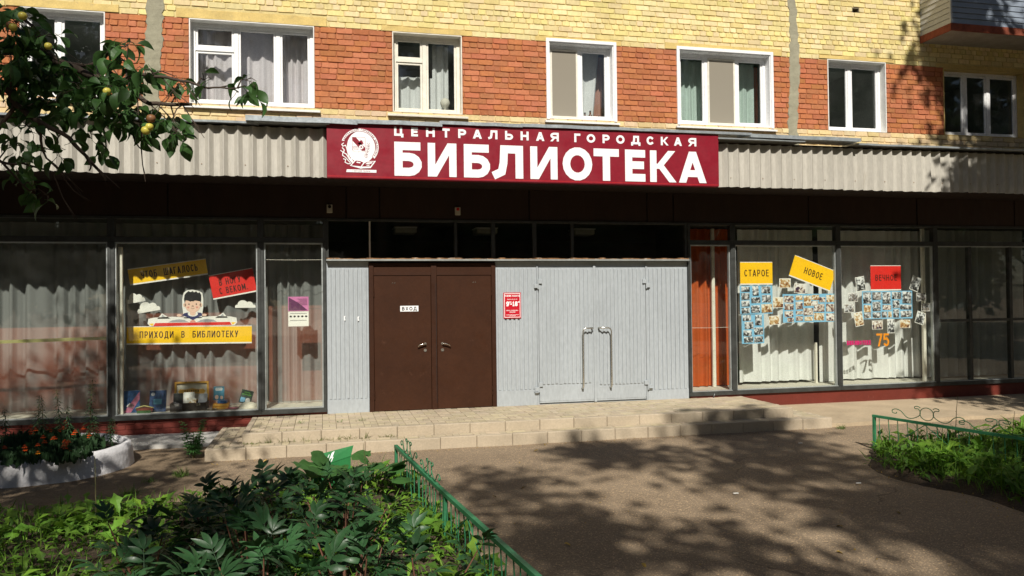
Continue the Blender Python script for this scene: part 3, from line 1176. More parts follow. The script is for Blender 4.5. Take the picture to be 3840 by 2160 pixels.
def curtain(x0, x1, z0, z1, y, amp, pitch, m, label, seed=1, slant=0.0, group=None, thing_name='curtain'):
    r = random.Random(seed)
    n = max(12, int((x1 - x0) / pitch * 10))
    ph = r.uniform(0, 6)
    prof = []
    ph2 = 0
    for i in range(n + 1):
        x = x0 + (x1 - x0) * i / n
        ph2 += (x1 - x0) / n / pitch * 2 * math.pi * (1 + .45 * math.sin(x * 3.7 + seed) + .25 * math.sin(x * 9.1))
        prof.append((x, amp * math.sin(ph2 + ph) + amp * .35 * math.sin(ph2 * 2.3 + 1)))
    nz = 10
    vs = []
    for j in range(nz + 1):
        t = j / nz
        zz = z0 + (z1 - z0) * t
        for x, dy in prof:
            k = .75 + .35 * (1 - t)
            vs.append((x + slant * (1 - t) * (x - x0) / (x1 - x0), y + dy * k + .01 * math.sin(zz * 2 + x * 2), zz))
    mb = MB()
    mb.add(vs, [(j * (n + 1) + i, j * (n + 1) + i + 1, (j + 1) * (n + 1) + i + 1, (j + 1) * (n + 1) + i) for j in range(nz) for i in range(n)])
    return mb.build(thing_name, m, smooth=True, label=label, cat='curtain', group=group)


curtain(-1.98, -.16, 5.3, 6.6, .5, .035, .17, 'curtain_pink', 'pale mauve pleated curtain filling the wide three-part upper window', 3)
curtain(1.2, 1.9, 5.3, 6.0, .5, .03, .2, 'curtain_white', 'short white net curtain behind the left half of the old cream window', 4)
curtain(1.88, 2.16, 5.3, 6.58, .52, .03, .12, 'curtain_white', 'thin white curtain hanging in the right half of the old cream window', 5)
curtain(4.0, 4.96, 5.3, 6.6, .52, .03, .16, 'curtain_white', 'off-white curtain behind the two-part window with brown bottles on its sill', 6, -.12)
curtain(4.9, 5.12, 5.3, 6.6, .68, .025, .1, 'curtain_salmon', 'salmon curtain edge at the right of the window with brown bottles', 7)
curtain(6.5, 8.12, 5.3, 6.6, .55, .03, .15, 'curtain_green', 'pale green vertical curtain behind the three-part window above the sign end', 8)
curtain(8.14, 8.28, 5.3, 6.6, .68, .02, .08, 'curtain_orange', 'narrow ochre curtain in the right pane of the three-part trimmed window', 9)


def lathe_thing(name, x, y, z, prof, m, label, cat, group=None, parts=()):
    t = thing(name, (x, y, z), label, cat, group)
    mb = MB()
    mb.lathe(x, y, [(r, z + h) for r, h in prof], 10)
    mb.build('body', m, t, smooth=True)
    for pn, pm, pp in parts:
        q = MB()
        q.lathe(x, y, [(r, z + h) for r, h in pp], 8)
        q.build(pn, pm, t, smooth=True)
    return t


BOT = [(.035, 0), (.038, .02), (.038, .1), (.015, .14), (.014, .17)]
CAP = [('cap', 'ink_black', [(.016, .17), (.016, .19)])]
lathe_thing('bottle', 4.62, .33, 5.283, BOT, 'bottle_brown', 'left of the two brown glass bottles on the trimmed window sill', 'bottle', 'bottles on the upper sill', CAP)
lathe_thing('bottle', 4.72, .33, 5.283, [(a * 1.15, b * 1.2) for a, b in BOT], 'bottle_brown', 'taller brown glass bottle, right of the two on the sill', 'bottle', 'bottles on the upper sill', [('cap', 'ink_black', [(.017, .204), (.017, .228)])])


def leafblade(L, W, nseg=4, curl=.25, fold=.25, tipw=.0, jag=0.0, r=rnd, mid=.42):
    """leaf along +y lying in xy, drooping in z; returns verts, faces"""
    vs, fs = [], []
    for i in range(nseg + 1):
        t = i / nseg
        wd = W / 2 * (math.sin(math.pi * min(1, t ** (math.log(.5) / math.log(mid)))) if 0 < t < 1 else 0) * (1 + (jag * (1 if i % 2 else -1)))
        wd = max(wd, W * .02)
        y = L * (math.sin(curl * t * 2) / (curl * 2) if curl else t)
        zc = -L * (1 - math.cos(curl * t * 2)) / (curl * 2) if curl else 0
        vs += [(-wd, y, zc + wd * fold), (0, y, zc), (wd, y, zc + wd * fold)]
    for i in range(nseg):
        a = i * 3
        fs += [(a, a + 1, a + 4, a + 3), (a + 1, a + 2, a + 5, a + 4)]
    return vs, fs


def orient(d, roll=0.0, up=Vector((0, 0, 1))):
    """matrix taking +y to d, +z near up, then rolled about d"""
    d = d.normalized()
    x = d.cross(up)
    x = x.normalized() if x.length > 1e-4 else Vector((1, 0, 0))
    zz = x.cross(d)
    m = Matrix((x, d, zz)).transposed()
    return m @ Matrix.Rotation(roll, 3, 'Y')


def sill_plant(x, y, z, m, label, n=14, h=.14):
    t = thing('potted_plant', (x, y, z), label, 'plant')
    mb = MB()
    mb.lathe(x, y, [(.035, z), (.05, z + .06), (.05, z + .065)], 10)
    mb.build('pot', 'bottle_brown', t)
    mb = MB()
    for i in range(n):
        a = U(0, 6.28)
        mt = orient(Vector((math.cos(a), math.sin(a), U(.3, 1.6))))
        vs, fs = leafblade(U(.6, 1) * h, h * .3, 3, .3)
        mb.add([mt @ Vector(v) + Vector((x, y, z + .06)) for v in vs], fs)
    mb.build('foliage', m, t)


sill_plant(4.86, .36, 5.283, 'leaf_burdock', 'small green leafy plant right of the brown bottles on the sill')
sill_plant(6.5, .34, 5.283, 'leaf_dark', 'dark spiky potted plant in the left corner of the trimmed window')
lathe_thing('dried_bouquet', 2.08, .36, 5.283, [(.03, 0), (.035, .12), (.02, .15), (.07, .19), (.09, .25), (.07, .31), (.02, .34)], 'shelf_pale', 'round straw-coloured dried bouquet in a vase inside the old cream window', 'bouquet')

# ---------------------------------------------------------------- balcony
bal = MB()
bx0, bx1, by = 11.46, 15.4, -.78
bal.box(bx0 + .01, bx1, by, .01, 7.06, 7.15)
bal = bal.build('balcony', 'slab_concrete', bld)
mb = MB()
mb.cbox(bx0 - .012, bx1, by - .025, by - .001, 7.05, 7.19, .003)
mb.cbox(bx0 - .012, bx0 + .009, by, .0, 7.05, 7.19, .003)
mb.build('slab_edge', 'slab_rust', bal)
for i in range(14):
    za = 7.195 + i * .105
    mb = MB()
    mb.add([(bx0 + .03, by - .012, za), (bx1, by - .012, za), (bx1, by + .002, za + .100), (bx0 + .03, by + .002, za + .100), (bx0 + .03, by + .012, za), (bx1, by + .012, za), (bx1, by + .012, za + .1), (bx0 + .03, by + .012, za + .1)],
           [(0, 1, 2, 3), (5, 4, 7, 6), (4, 5, 1, 0), (3, 2, 6, 7), (0, 3, 7, 4), (1, 5, 6, 2)])
    mb.build('siding_board', 'siding_blue', bal)
    mb = MB()
    mb.add([(bx0 - .002, by + .02, za), (bx0 - .002, -.005, za), (bx0 + .012, -.005, za + .1), (bx0 + .012, by + .02, za + .1), (bx0 + .024, by + .02, za), (bx0 + .024, -.005, za), (bx0 + .024, -.005, za + .1), (bx0 + .024, by + .02, za + .1)],
           [(1, 0, 3, 2), (4, 5, 6, 7), (0, 1, 5, 4), (2, 3, 7, 6), (0, 4, 7, 3), (5, 1, 2, 6)])
    mb.build('siding_board', 'siding_pale', bal)
mb = MB()
mb.cbox(bx0 - .012, bx0 + .028, by - .022, by + .018, 7.19, 8.68, .004)
mb.build('corner_trim', 'siding_pale', bal)
mb = MB()
mb.box(bx0 + .03, bx1, by + .03, -.01, 8.6, 8.64)
mb.build('balcony_sill', 'siding_pale', bal)

# ================================================================== CANOPY (part of the building)
CY = -1.15
zc_ = lambda z: 2.12 + (z - 2.12) * 1.0125
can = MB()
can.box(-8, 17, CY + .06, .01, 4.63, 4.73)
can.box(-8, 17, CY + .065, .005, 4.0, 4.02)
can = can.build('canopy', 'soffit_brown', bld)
PITCH = .2


def corr(x0, x1, z0, z1, y0, y1=None):
    """corrugated sheet: narrow outer ribs and wide inner flats"""
    prof = []
    k0 = math.floor(x0 / PITCH)
    k = k0
    while k * PITCH < x1 + PITCH:
        b = k * PITCH
        prof += [(b, -.034), (b + .012, -.034), (b + .066, .026), (b + .1, .03), (b + .146, .026)]
        b2 = b + .2
        k += 1
    prof = [(x, d) for x, d in prof if x0 <= x <= x1]
    n = len(prof)
    sag = [U(-.006, .006) for _ in range(n)]
    vs = []
    for t in (0, 1):
        for zz in (z0, z1):
            vs += [(x, y0 + d + t * .003, zz + (sag[i] if zz == z0 else 0)) for i, (x, d) in enumerate(prof)]
    fs = []
    for i in range(n - 1):
        fs += [(i, i + 1, n + i + 1, n + i), (2 * n + i + 1, 2 * n + i, 3 * n + i, 3 * n + i + 1), (2 * n + i, 2 * n + i + 1, i + 1, i)]
    mb = MB()
    mb.add(vs, fs)
    return mb


x = -8.0
i = 0
while x < 17:
    wd = 1.2
    sh = corr(x - .02, x + wd + .02, 3.962 + U(-.006, .006), 4.69, CY - .001 * (i % 2) * 4)
    sh = sh.build('corrugated_sheet', 'sheet_grey', can)
    if -4.5 < x < 13 and not (0 < x < 5.2):
        for q in range(2):
            sx = math.floor((x + .25 + q * .6) / PITCH) * PITCH + .1
            s = MB()
            s.lathe(0, 0, [(.008, 0), (.008, .005), (.004, .009)], 6)
            s.v = [(a + sx, CY + .024 - c, 4.125 + b + U(0, .001)) for a, b, c in s.v]
            s.build('screw', 'rust', sh)
    x += wd
    i += 1


def flash(x0, x1, z, h, out, m='galvanised', sag=.0):
    x0, x1, z = x0 * 1.0125, x1 * 1.0125, zc_(z)
    mb = MB()
    n = 6
    vs = []
    for i in range(n + 1):
        t = i / n
        xx = x0 + (x1 - x0) * t
        dz = sag * math.sin(math.pi * t) + U(-.004, .004)
        yy = CY - out + U(-.006, .006)
        vs += [(xx, yy, z + dz), (xx, yy - .004, z + h + dz), (xx, CY + .25, z + h + .03 + dz), (xx, CY + .25, z + .02 + dz), (xx, yy + .03, z + .006 + dz)]
    fs = []
    for i in range(n):
        a, b = i * 5, i * 5 + 5
        fs += [(a, b, b + 1, a + 1), (a + 1, b + 1, b + 2, a + 2), (a + 2, b + 2, b + 3, a + 3), (a + 3, b + 3, b + 4, a + 4), (a + 4, b + 4, b, a)]
    fs += [(0, 1, 2, 3, 4), tuple(n * 5 + q for q in (4, 3, 2, 1, 0))]
    mb.add(vs, fs)
    mb.build('flashing', m, can)


for x0, x1, z, h, out in ((-8, -4.6, 4.665, .035, .13), (-4.62, -2.7, 4.67, .03, .12), (-2.72, -.9, 4.675, .03, .13), (-1.06, .5, 4.70, .075, .22), (.47, 1.75, 4.72, .06, .21), (1.72, 3.0, 4.76, .05, .19), (2.97, 4.3, 4.77, .05, .185), (4.27, 5.6, 4.775, .045, .185), (5.57, 6.9, 4.78, .04, .185), (6.87, 8.95, 4.74, .06, .2), (8.9, 10.4, 4.70, .03, .12), (10.36, 11.9, 4.70, .03, .13), (11.86, 13.6, 4.705, .03, .12), (13.55, 17, 4.70, .03, .12)):
    flash(x0, x1, z, h, out)
flash(6.3, 7.9, 4.705, .02, .17)
flash(-.95, .1, 4.685, .02, .17)

# ================================================================== GROUND FLOOR
# header of brown panels under the canopy
hj = [-8, -6.1, -4.2, -2.36, .37, .91, 3.47, 5.65, 6.16, 8.91, 11.3, 13.6, 17]
for a, b in zip(hj, hj[1:]):
    mb = MB()
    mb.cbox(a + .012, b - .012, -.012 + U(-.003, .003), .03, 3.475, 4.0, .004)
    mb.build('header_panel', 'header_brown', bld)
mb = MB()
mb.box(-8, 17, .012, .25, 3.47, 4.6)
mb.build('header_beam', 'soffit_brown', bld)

# interior shell of the ground floor
mb = MB()
a, b, c, d, y0, y1 = -8, 17, .28, 3.46, .32, 5.0
mb.add([(a, .02, c), (b, .02, c), (b, y1, c), (a, y1, c), (a, .02, d), (b, .02, d), (b, y1, d), (a, y1, d)],
       [(0, 1, 2, 3), (7, 6, 5, 4), (2, 6, 7, 3), (0, 3, 7, 4), (1, 5, 6, 2)])
mb.build('shop_interior', 'interior', bld)

# plinth
mb = MB()
mb.box(-8, .045, .012, .2, -.05, .33)
pl = mb.build('plinth', 'plinth_red', bld)
for k in range(4):
    z0 = .02 + k * .078
    x = -5.6 - (k % 2) * .13
    while x < .04:
        a, b = x, min(x + .2625, .045)
        if b - a > .05:
            mb = MB()
            brick_geo(mb, a, b, z0, z0 + .078, bcolor('r'), y=.004)
            mb.build('brick', 'red_paint', pl)
        x += .2625
mb = MB()
n = 40
vs = []
for i in range(n + 1):
    x = 6.44 + (17 - 6.44) * i / n
    jj = .012 if x < 7.4 else 0
    vs += [(x, -.012 - jj + U(-.002, .002), -.05), (x, -.010 - jj + U(-.002, .002), .335), (x, .1, .335)]
mb.add(vs, [f for i in range(n) for f in ((i * 3, i * 3 + 3, i * 3 + 4, i * 3 + 1), (i * 3 + 1, i * 3 + 4, i * 3 + 5, i * 3 + 2))])
mb.build('plinth', 'plinth_red', bld)


# shopfront glazing: one part per window bay, frame with panes
def bay(x0, x1, tz=3.07, mull=.05, dark=True, grid=None, lower=.37):
    m = 'dark_frame'
    mb = MB()
    mb.cbox(x0, x1, -.035, .07, tz, tz + .085, .004)                 # transom
    mb.cbox(x0, x1, -.03, .07, 3.43, 3.47, .003)
    mb.cbox(x0, x0 + mull, -.045, .07, lower + .03, tz, .004)
    mb.cbox(x1 - mull, x1, -.045, .07, lower + .03, tz, .004)
    mb.cbox(x0, x0 + mull, -.04, .07, tz + .085, 3.43, .004)
    mb.cbox(x1 - mull, x1, -.04, .07, tz + .085, 3.43, .004)
    f = mb.build('shop_window', m, bld)
    mb = MB()
    t = .022
    a, b = x0 + mull, x1 - mull
    mb.cbox(a, a + t, -.018, .05, lower + .045, tz - .02, .003)
    mb.cbox(b - t, b, -.018, .05, lower + .045, tz - .02, .003)
    mb.cbox(a, b, -.016, .05, tz - .02, tz - .001, .003)
    mb.build('glazing_bead', 'alu_frame', f)
    mb = MB()
    mb.cbox(x0 - .0, x1 + .0, -.06, .09, lower - .045, lower + .03, .005)
    mb.build('sill', 'dark_frame', f)
    mb = MB()
    mb.cbox(a, b, -.05, .05, lower + .0305, lower + .045, .003)
    mb.build('sill_bead', 'alu_frame', f)
    mb = MB()
    mb.box(a + .01, b - .01, .020, .026, lower + .045, tz - .02)
    mb.build('pane', 'shop_glass', f)
    mb = MB()
    mb.box(a, b, .020, .026, tz + .085, 3.43)
    mb.build('pane', 'shop_glass', f)
    for zz in (grid or {}).get('h', []):
        mb = MB()
        mb.cbox(a, b, -.02, .06, zz - .025, zz + .025, .004)
        mb.build('glazing_bar', m, f)
    for xx in (grid or {}).get('v', []):
        mb = MB()
        mb.cbox(xx - .035, xx + .035, -.025, .065, lower + .045, tz - .02, .004)
        mb.build('glazing_bar', m, f)
    return f


for a, b in ((-8, -5.6), (-5.6, -3.17), (-3.17, -.975), (-.975, .04)):
    bay(a, b)
bay(6.42, 7.315)
bay(7.315, 9.52)
bay(9.52, 11.69)
bay(11.69, 14.4, grid={'h': [1.6], 'v': [12.5, 13.47]})
bay(14.4, 17)

# display floors behind the glass
for nm, a, b, m in (('display_shelf', -8, .03, 'shelf_pale'), ('display_shelf', 6.43, 17, 'shelf_pale')):
    mb = MB()
    mb.box(a, b, .075, 1.1, .34, .405)
    mb.build(nm, m, bld)

# entrance zone: ledge, transom lights, slatted panels, doors
mb = MB()
mb.cbox(.045, 6.415, -.12, .06, 2.772, 2.80, .004)
lg = mb.build('ledge', 'alu_frame', bld)
mb = MB()
for i in range(60):
    x = .05 + i * .106
    mb.cbox(x, x + .104, -.11 + U(-.006, .006), .055, 2.801, 2.805 + U(.002, .022), .002)
mb.build('ledge_rust', 'rust', lg)
mb = MB()
mb.cbox(.045, 6.415, -.03, .06, 3.43, 3.47, .003)
for xx in (.06, 2.18, 4.24, 6.39):
    mb.cbox(xx - .025, xx + .025, -.028, .06, 2.83, 3.43, .003)
tl = mb.build('transom_window', 'dark_frame', bld)
mb = MB()
mb.cbox(.735, .76, -.01, .02, 2.83, 3.43, .002)
mb.build('post', 'old_white', tl)
for xx in (2.83, 3.56):
    mb = MB()
    mb.cbox(xx - .035, xx + .035, -.015, .05, 2.83, 3.43, .003)
    mb.build('post', 'dark_frame', tl)
for a, b in ((.085, .735), (.76, 2.155), (2.205, 2.795), (2.865, 3.525), (3.595, 4.215), (4.265, 6.365)):
    mb = MB()
    mb.box(a, b, .024, .03, 2.81, 3.43)
    mb.build('pane', 'shop_glass', tl)
for xx, lb in ((1.45, 'above the brown doors'), (2.95, 'above the opening-hours sign'), (4.85, 'above the grey double door')):
    t = thing('ceiling_lamp', (xx, 1.3, 3.33), 'pale boxy ceiling lamp seen through the transom ' + lb, 'lamp', 'ceiling lamps behind the transom')
    mb = MB()
    mb.cbox(xx - .2, xx + .2, 1.1, 1.5, 3.33, 3.43, .02)
    mb.build('diffuser', 'lamp_glass', t)
    mb = MB()
    mb.box(xx - .21, xx + .21, 1.09, 1.51, 3.43, 3.45)
    mb.build('base', 'white_paint', t)


def slat_panel(x0, x1, zb, nsl, ya=0.0, zt=2.64):
    mb = MB()
    mb.box(x0, x1, ya + .004, ya + .04, .285, 2.765)
    mb.cbox(x0, x1, ya - .012, ya + .004, .287, zb - .004, .003)
    pn = mb.build('slatted_panel', 'grey_paint', bld)
    p = (x1 - x0 - .04) / nsl
    for i in range(nsl):
        a = x0 + .02 + i * p + p * .2
        mb = MB()
        mb.cbox(a, a + p * .55, ya - .016 + U(-.002, .002), ya + .006, zb + U(-.006, .006), zt + U(-.008, .008), .002)
        mb.build('slat', 'grey_paint', pn)
    return pn


slat_panel(.045, .72, .52, 9)
for xx, zz in ((.33, 1.84), (.55, 1.83)):
    poly_ = MB()
    poly_.prism([(xx - .008, zz - .04), (xx + .012, zz - .035), (xx + .006, zz + .005), (xx + .014, zz + .04), (xx - .012, zz + .03)], -.0205, -.019)
    poly_.build('paint_mark', 'sign_white', bld)
slat_panel(2.862, 3.585, .56, 9)
slat_panel(5.63, 6.415, .47, 9)

# brown double door
mb = MB()
mb.cbox(.725, .80, -.03, .05, .285, 2.745, .004)
mb.cbox(2.785, 2.86, -.03, .05, .285, 2.745, .004)
mb.cbox(1.752, 1.846, -.028, .05, .285, 2.715, .004)
mb.cbox(.80, 2.785, -.0285, .05, 2.70, 2.745, .003)
mb.cbox(.80, 1.752, -.0285, .05, 2.535, 2.59, .003)
mb.cbox(1.846, 2.785, -.0285, .05, 2.535, 2.59, .003)
dr = mb.build('brown_door', 'door_brown_frame', bld)
for a, b in ((.80, 1.752), (1.846, 2.785)):
    mb = MB()
    mb.box(a, b, -.004, .04, 2.59, 2.70)
    mb.build('transom_panel', 'door_brown', dr)
    mb = MB()
    mb.cbox(a + .005, b - .005, -.018, .03, .297, 2.529, .004)
    mb.build('door_leaf', 'door_brown', dr)
mb = MB()
mb.box(1.83, 1.836, -.031, -.029, .4, 2.4)
mb.build('edge_strip', 'ink_black', dr)
for hx_, side in ((1.645, -1), (1.935, 1)):
    mb = MB()
    mb.tube([(hx_, -.018, 1.39), (hx_, -.07, 1.39)], .011, 8)
    mb.tube([(hx_, -.068, 1.39), (hx_ + side * .03, -.072, 1.392), (hx_ + side * .09, -.072, 1.375), (hx_ + side * .13, -.066, 1.35)], [.010, .011, .011, .008], 8)
    mb.build('door_handle', 'chrome', dr, smooth=True)
    mb = MB()
    for zc, rr in ((1.39, .022), (1.283, .026)):
        n = 12
        mb.prism([(hx_ + rr * math.cos(2 * math.pi * q / n), zc + rr * math.sin(2 * math.pi * q / n)) for q in range(n)], -.027, -.016)
    mb.build('lock_rosette', 'steel', dr)
for hx_, zc in ((.80, 2.26), (.80, .57), (2.785, 2.26), (2.785, .57)):
    mb = MB()
    mb.tube([(hx_, -.035, zc - .075), (hx_, -.035, zc - .005)], .011, 8)
    mb.tube([(hx_, -.035, zc + .005), (hx_, -.035, zc + .075)], .010, 8)
    mb.build('hinge', 'door_brown_frame', dr)
for sx, sz in ((1.115, 2.41), (1.15, 2.41), (2.47, 2.415), (2.51, 2.415)):
    mb = MB()
    mb.prism(ell(sx, sz, .008, .008, 8), -.021, -.017)
    mb.build('screw', 'steel', dr)

# grey double door of slats
mb = MB()
mb.box(3.585, 5.63, .02, .05, .285, 2.765)
mb.cbox(3.588, 3.612, -.012, .02, .287, 2.70, .003)
mb.cbox(5.604, 5.628, -.012, .02, .287, 2.70, .003)
gd = mb.build('grey_door', 'grey_paint', bld)
for a, b, zb in ((3.622, 4.612, .64), (4.662, 5.594, .60)):
    mb = MB()
    mb.cbox(a, b, -.008, .018, .315, 2.66, .004)
    mb.cbox(a + .012, b - .012, -.012, -.008, .345, zb - .03, .002)
    mb.cbox(a, a + .03, -.016, -.008, .35, 2.65, .002)
    mb.cbox(b - .03, b, -.016, -.008, .35, 2.65, .002)
    lf = mb.build('door_leaf', 'grey_paint', gd)
    n = 12
    p = (b - a - .08) / n
    for i in range(n):
        xa = a + .04 + i * p + p * .22
        mb = MB()
        mb.cbox(xa, xa + p * .55, -.025 + U(-.002, .002), -.007, zb + U(-.005, .005), 2.63 + U(-.01, .01), .002)
        mb.build('slat', 'grey_paint', gd)
mb = MB()
mb.cbox(4.614, 4.66, -.022, .018, .30, 2.69, .004)
mb.build('meeting_stile', 'grey_paint', gd)
for side, xb, xw in ((-1, 4.385, 4.575), (1, 4.905, 4.70)):
    mb = MB()
    yo = -.115
    pts = [(xw, -.02, 1.60), (xw, yo + .03, 1.60), (xw + side * .03, yo, 1.60)]
    pts += [(xb - side * .06, yo, 1.60), (xb - side * .02, yo, 1.585), (xb, yo, 1.545), (xb, yo, .62), (xb, yo + .01, .58), (xb, yo + .04, .555), (xb, -.012, .55)]
    mb.tube(pts, .0135, 8)
    mb.build('pull_handle', 'steel', gd, smooth=True)
for xc, zc in ((3.605, 2.38), (5.608, 2.375), (3.6, .60), (5.62, .57)):
    mb = MB()
    s = 1 if xc < 4.5 else -1
    mb.cbox(min(xc, xc + s * .07), max(xc, xc + s * .07), -.045, -.01, zc, zc + .075, .004)
    mb.cbox(min(xc, xc - s * .07), max(xc, xc - s * .07), -.05, -.012, zc - .075, zc - .004, .004)
    mb.tube([(xc, -.045, zc - .09), (xc, -.045, zc + .08)], .013, 8)
    mb.build('hinge', 'grey_paint', gd)
for xc, zc in ((3.56, .53), (5.665, .53)):
    mb = MB()
    mb.add([(xc - .045, -.016, zc), (xc + .045, -.016, zc), (xc + .03, -.075, zc - .02), (xc - .03, -.075, zc - .02), (xc - .03, -.016, zc - .06), (xc + .03, -.016, zc - .06)],
           [(0, 3, 2, 1), (3, 4, 5, 2), (0, 4, 3), (1, 2, 5), (0, 1, 5, 4)])
    mb.build('stop_bracket', 'grey_paint', gd)

# sounder boxes on the header
for xx, zz, lens, lb in ((.105, 3.56, 'ink_black', 'beige alarm box with dark speaker left above the grey slats'), (2.215, 3.55, 'red_lens', 'beige alarm box with red lens above the brown doors')):
    t = thing('alarm_box', (xx, -.03, zz), lb, 'alarm', 'alarm boxes on the header')
    mb = MB()
    mb.cbox(xx - .045, xx + .045, -.055, -.014, zz, zz + .135, .006)
    mb.build('housing', 'plastic_beige', t)
    mb = MB()
    mb.prism(ell(xx, zz + .098, .027, .027, 14), -.064, -.0552)
    mb.build('sounder', lens, t)

# bent wire by the right-hand plinth
mb = MB()
mb.tube([(6.92, -.05, .37), (6.88, -.09, .36), (6.86, -.1, .32), (6.85, -.1, .29)], .008, 6)
mb.build('cable_stub', 'dark_frame', None, label='short grey cable stub bent over the sill beside the landing', cat='cable')


# ================================================================== LIBRARY SIGN
SY = -1.45
sign = thing('library_sign', (3.19, SY, 3.92), 'long dark red library sign with white lettering on the canopy', 'sign')
mb = MB()
mb.cbox(.06, 6.31, SY, -1.333, 3.92, 4.775, .004)
mb.build('panel', 'sign_red', sign)
mb = MB()
mb.box(.07, 6.30, SY - .0006, SY + .002, 3.945, 3.949)
mb.build('seam_line', 'banner_red', sign)
ident = lambda a, b: (a, b)
BIG = [('Б', 1.037, 1.445), ('И', 1.534, 1.969), ('Б', 2.082, 2.488), ('Л', 2.529, 3.007), ('И', 3.121, 3.558), ('О', 3.642, 4.127), ('Т', 4.152, 4.574), ('Е', 4.677, 5.02), ('К', 5.102, 5.55), ('А', 5.606, 6.078)]
for ch, a, b in BIG:
    mb = MB()
    z0, z1 = 3.972, 4.478
    if ch == 'О':
        z0 -= .008
        z1 += .008
    glyph(mb, ch, a, z0, b - a, z1 - z0, .122 if ch not in 'ИКА' else .112, SY - .003, ident)
    mb.build('letter', 'sign_white', sign)
SM = [(1.037, 1.174), (1.29, 1.39), (1.512, 1.643), (1.756, 1.87), (1.999, 2.122), (2.225, 2.362), (2.462, 2.606), (2.726, 2.852), (2.971, 3.099), (3.219, 3.35), (3.448, 3.584), (3.837, 3.937), (4.04, 4.183), (4.304, 4.423), (4.532, 4.673), (4.783, 4.942), (5.048, 5.175), (5.293, 5.425), (5.522, 5.658), (5.771, 5.913)]
for ch, (a, b) in zip('ЦЕНТРАЛЬНАЯГОРОДСКАЯ', SM):
    mb = MB()
    glyph(mb, ch, a, 4.566, b - a, .136, .034, SY - .003, ident)
    mb.build('letter', 'sign_white', sign)
# emblem: white disc with ribbon, shield, gear, sheaf, book and name strip
ex, ez = .535, 4.385


def poly_part(name, polys, y, m, parent, th=.0008):
    mb = MB()
    for p in polys:
        ar = sum(p[i - 1][0] * p[i][1] - p[i][0] * p[i - 1][1] for i in range(len(p)))
        if ar < 0:
            p = p[::-1]
        mb.prism(p, y, y + th)
    return mb.build(name, m, parent)


em = poly_part('emblem_disc', [ell(ex + .02, ez - .005, .205, .238, 30)], SY - .003, 'sign_white', sign)
rb = []
for i in range(24):
    a0, a1 = R(162 - i * 8.4), R(162 - (i + 1) * 8.4)
    rb.append([(ex + .2 * 1.0 * math.cos(a0) * 1.17, ez + .205 * math.sin(a0) * 1.08 + .01), (ex + .272 * math.cos(a0), ez + .268 * math.sin(a0)), (ex + .272 * math.cos(a1), ez + .268 * math.sin(a1)), (ex + .2 * 1.17 * math.cos(a1), ez + .205 * 1.08 * math.sin(a1) + .01)])
poly_part('emblem_ribbon', rb, SY - .0026, 'sign_white', em)
ring = []
for i in range(30):
    a0, a1 = R(160 - i * 6.6), R(160 - (i + 1) * 6.6)
    ring.append([(ex + .222 * math.cos(a0), ez + .226 * math.sin(a0)), (ex + .228 * math.cos(a0), ez + .232 * math.sin(a0)), (ex + .228 * math.cos(a1), ez + .232 * math.sin(a1)), (ex + .222 * math.cos(a1), ez + .226 * math.sin(a1))])
poly_part('emblem_ring', ring, SY - .0045, 'sign_red', em)
mb = MB()
ts = 'ЦЕНТРАЛЬНАЯ ГОРОДСКАЯ БИБЛИОТЕКА'
for i, ch in enumerate(ts):
    if ch == ' ':
        continue
    an = R(156 - i * 186 / (len(ts) - 1))
    px, pz = ex + .237 * math.cos(an), ez + .24 * math.sin(an)
    ra = an - math.pi / 2
    fr = lambda a, b, px=px, pz=pz, ra=ra: (px + a * math.cos(ra) - b * math.sin(ra), pz + a * math.sin(ra) + b * math.cos(ra))
    glyph(mb, ch, -.009, 0, .018, .024, .0042, SY - .0045, fr)
mb.build('emblem_lettering', 'sign_red', em)
sx0, sx1, sz0, sz1 = .425, .615, 4.318, 4.525
sh = [(sx0, sz1), (sx0, sz0 + .02), (sx0 + .01, sz0), (.505, sz0 - .004), (.52, sz0 - .016), (.535, sz0 - .004), (sx1 - .01, sz0), (sx1, sz0 + .02), (sx1, sz1)]
poly_part('shield_outline', [sh], SY - .0042, 'sign_red', em)
shi = [(sx0 + .004, sz1 - .004), (sx0 + .004, sz0 + .02), (sx0 + .012, sz0 + .004), (.52, sz0 - .008), (sx1 - .012, sz0 + .004), (sx1 - .004, sz0 + .02), (sx1 - .004, sz1 - .004)]
poly_part('shield_field', [shi], SY - .0052, 'sign_white', em)
band = [(sx0 + .004, sz1 - .004), (sx0 + .055, sz1 - .004), (sx1 - .004, sz0 + .055), (sx1 - .004, sz0 + .012), (sx1 - .05, sz0 + .006), (sx0 + .004, sz1 - .055)]
fir = [(.54, 4.45), (.53, 4.475), (.545, 4.472), (.548, 4.5), (.556, 4.478), (.572, 4.482), (.57, 4.462), (.588, 4.462), (.578, 4.445), (.592, 4.43), (.57, 4.425), (.55, 4.41), (.52, 4.42), (.5, 4.44)]
poly_part('shield_band', [band, fir], SY - .0062, 'sign_red', em)
wv = []
for zz in (4.385, 4.365, 4.345):
    wv.append([(sx0 + .004 + i * .0125, zz + (.003 if i % 2 else -.003)) for i in range(8)] + [(sx0 + .004 + i * .0125, zz + .005 + (.003 if i % 2 else -.003)) for i in range(7, -1, -1)])
mb = MB()
for p in wv:
    for i in range(7):
        mb.prism([p[i], p[i + 1], p[14 - i], p[15 - i]], SY - .0062, SY - .0056)
mb.build('shield_waves', 'sign_red', em)
gr = []
for i in range(24):
    a = 2 * math.pi * i / 24
    rr = .035 if (i // 2) % 2 else .028
    gr.append((.555 + rr * math.cos(a), 4.38 + rr * math.sin(a)))
poly_part('gear', [gr], SY - .0072, 'sign_white', em)
poly_part('gear_hub', [ell(.555, 4.38, .013, .013, 12)], SY - .0082, 'sign_red', em)
mb = MB()
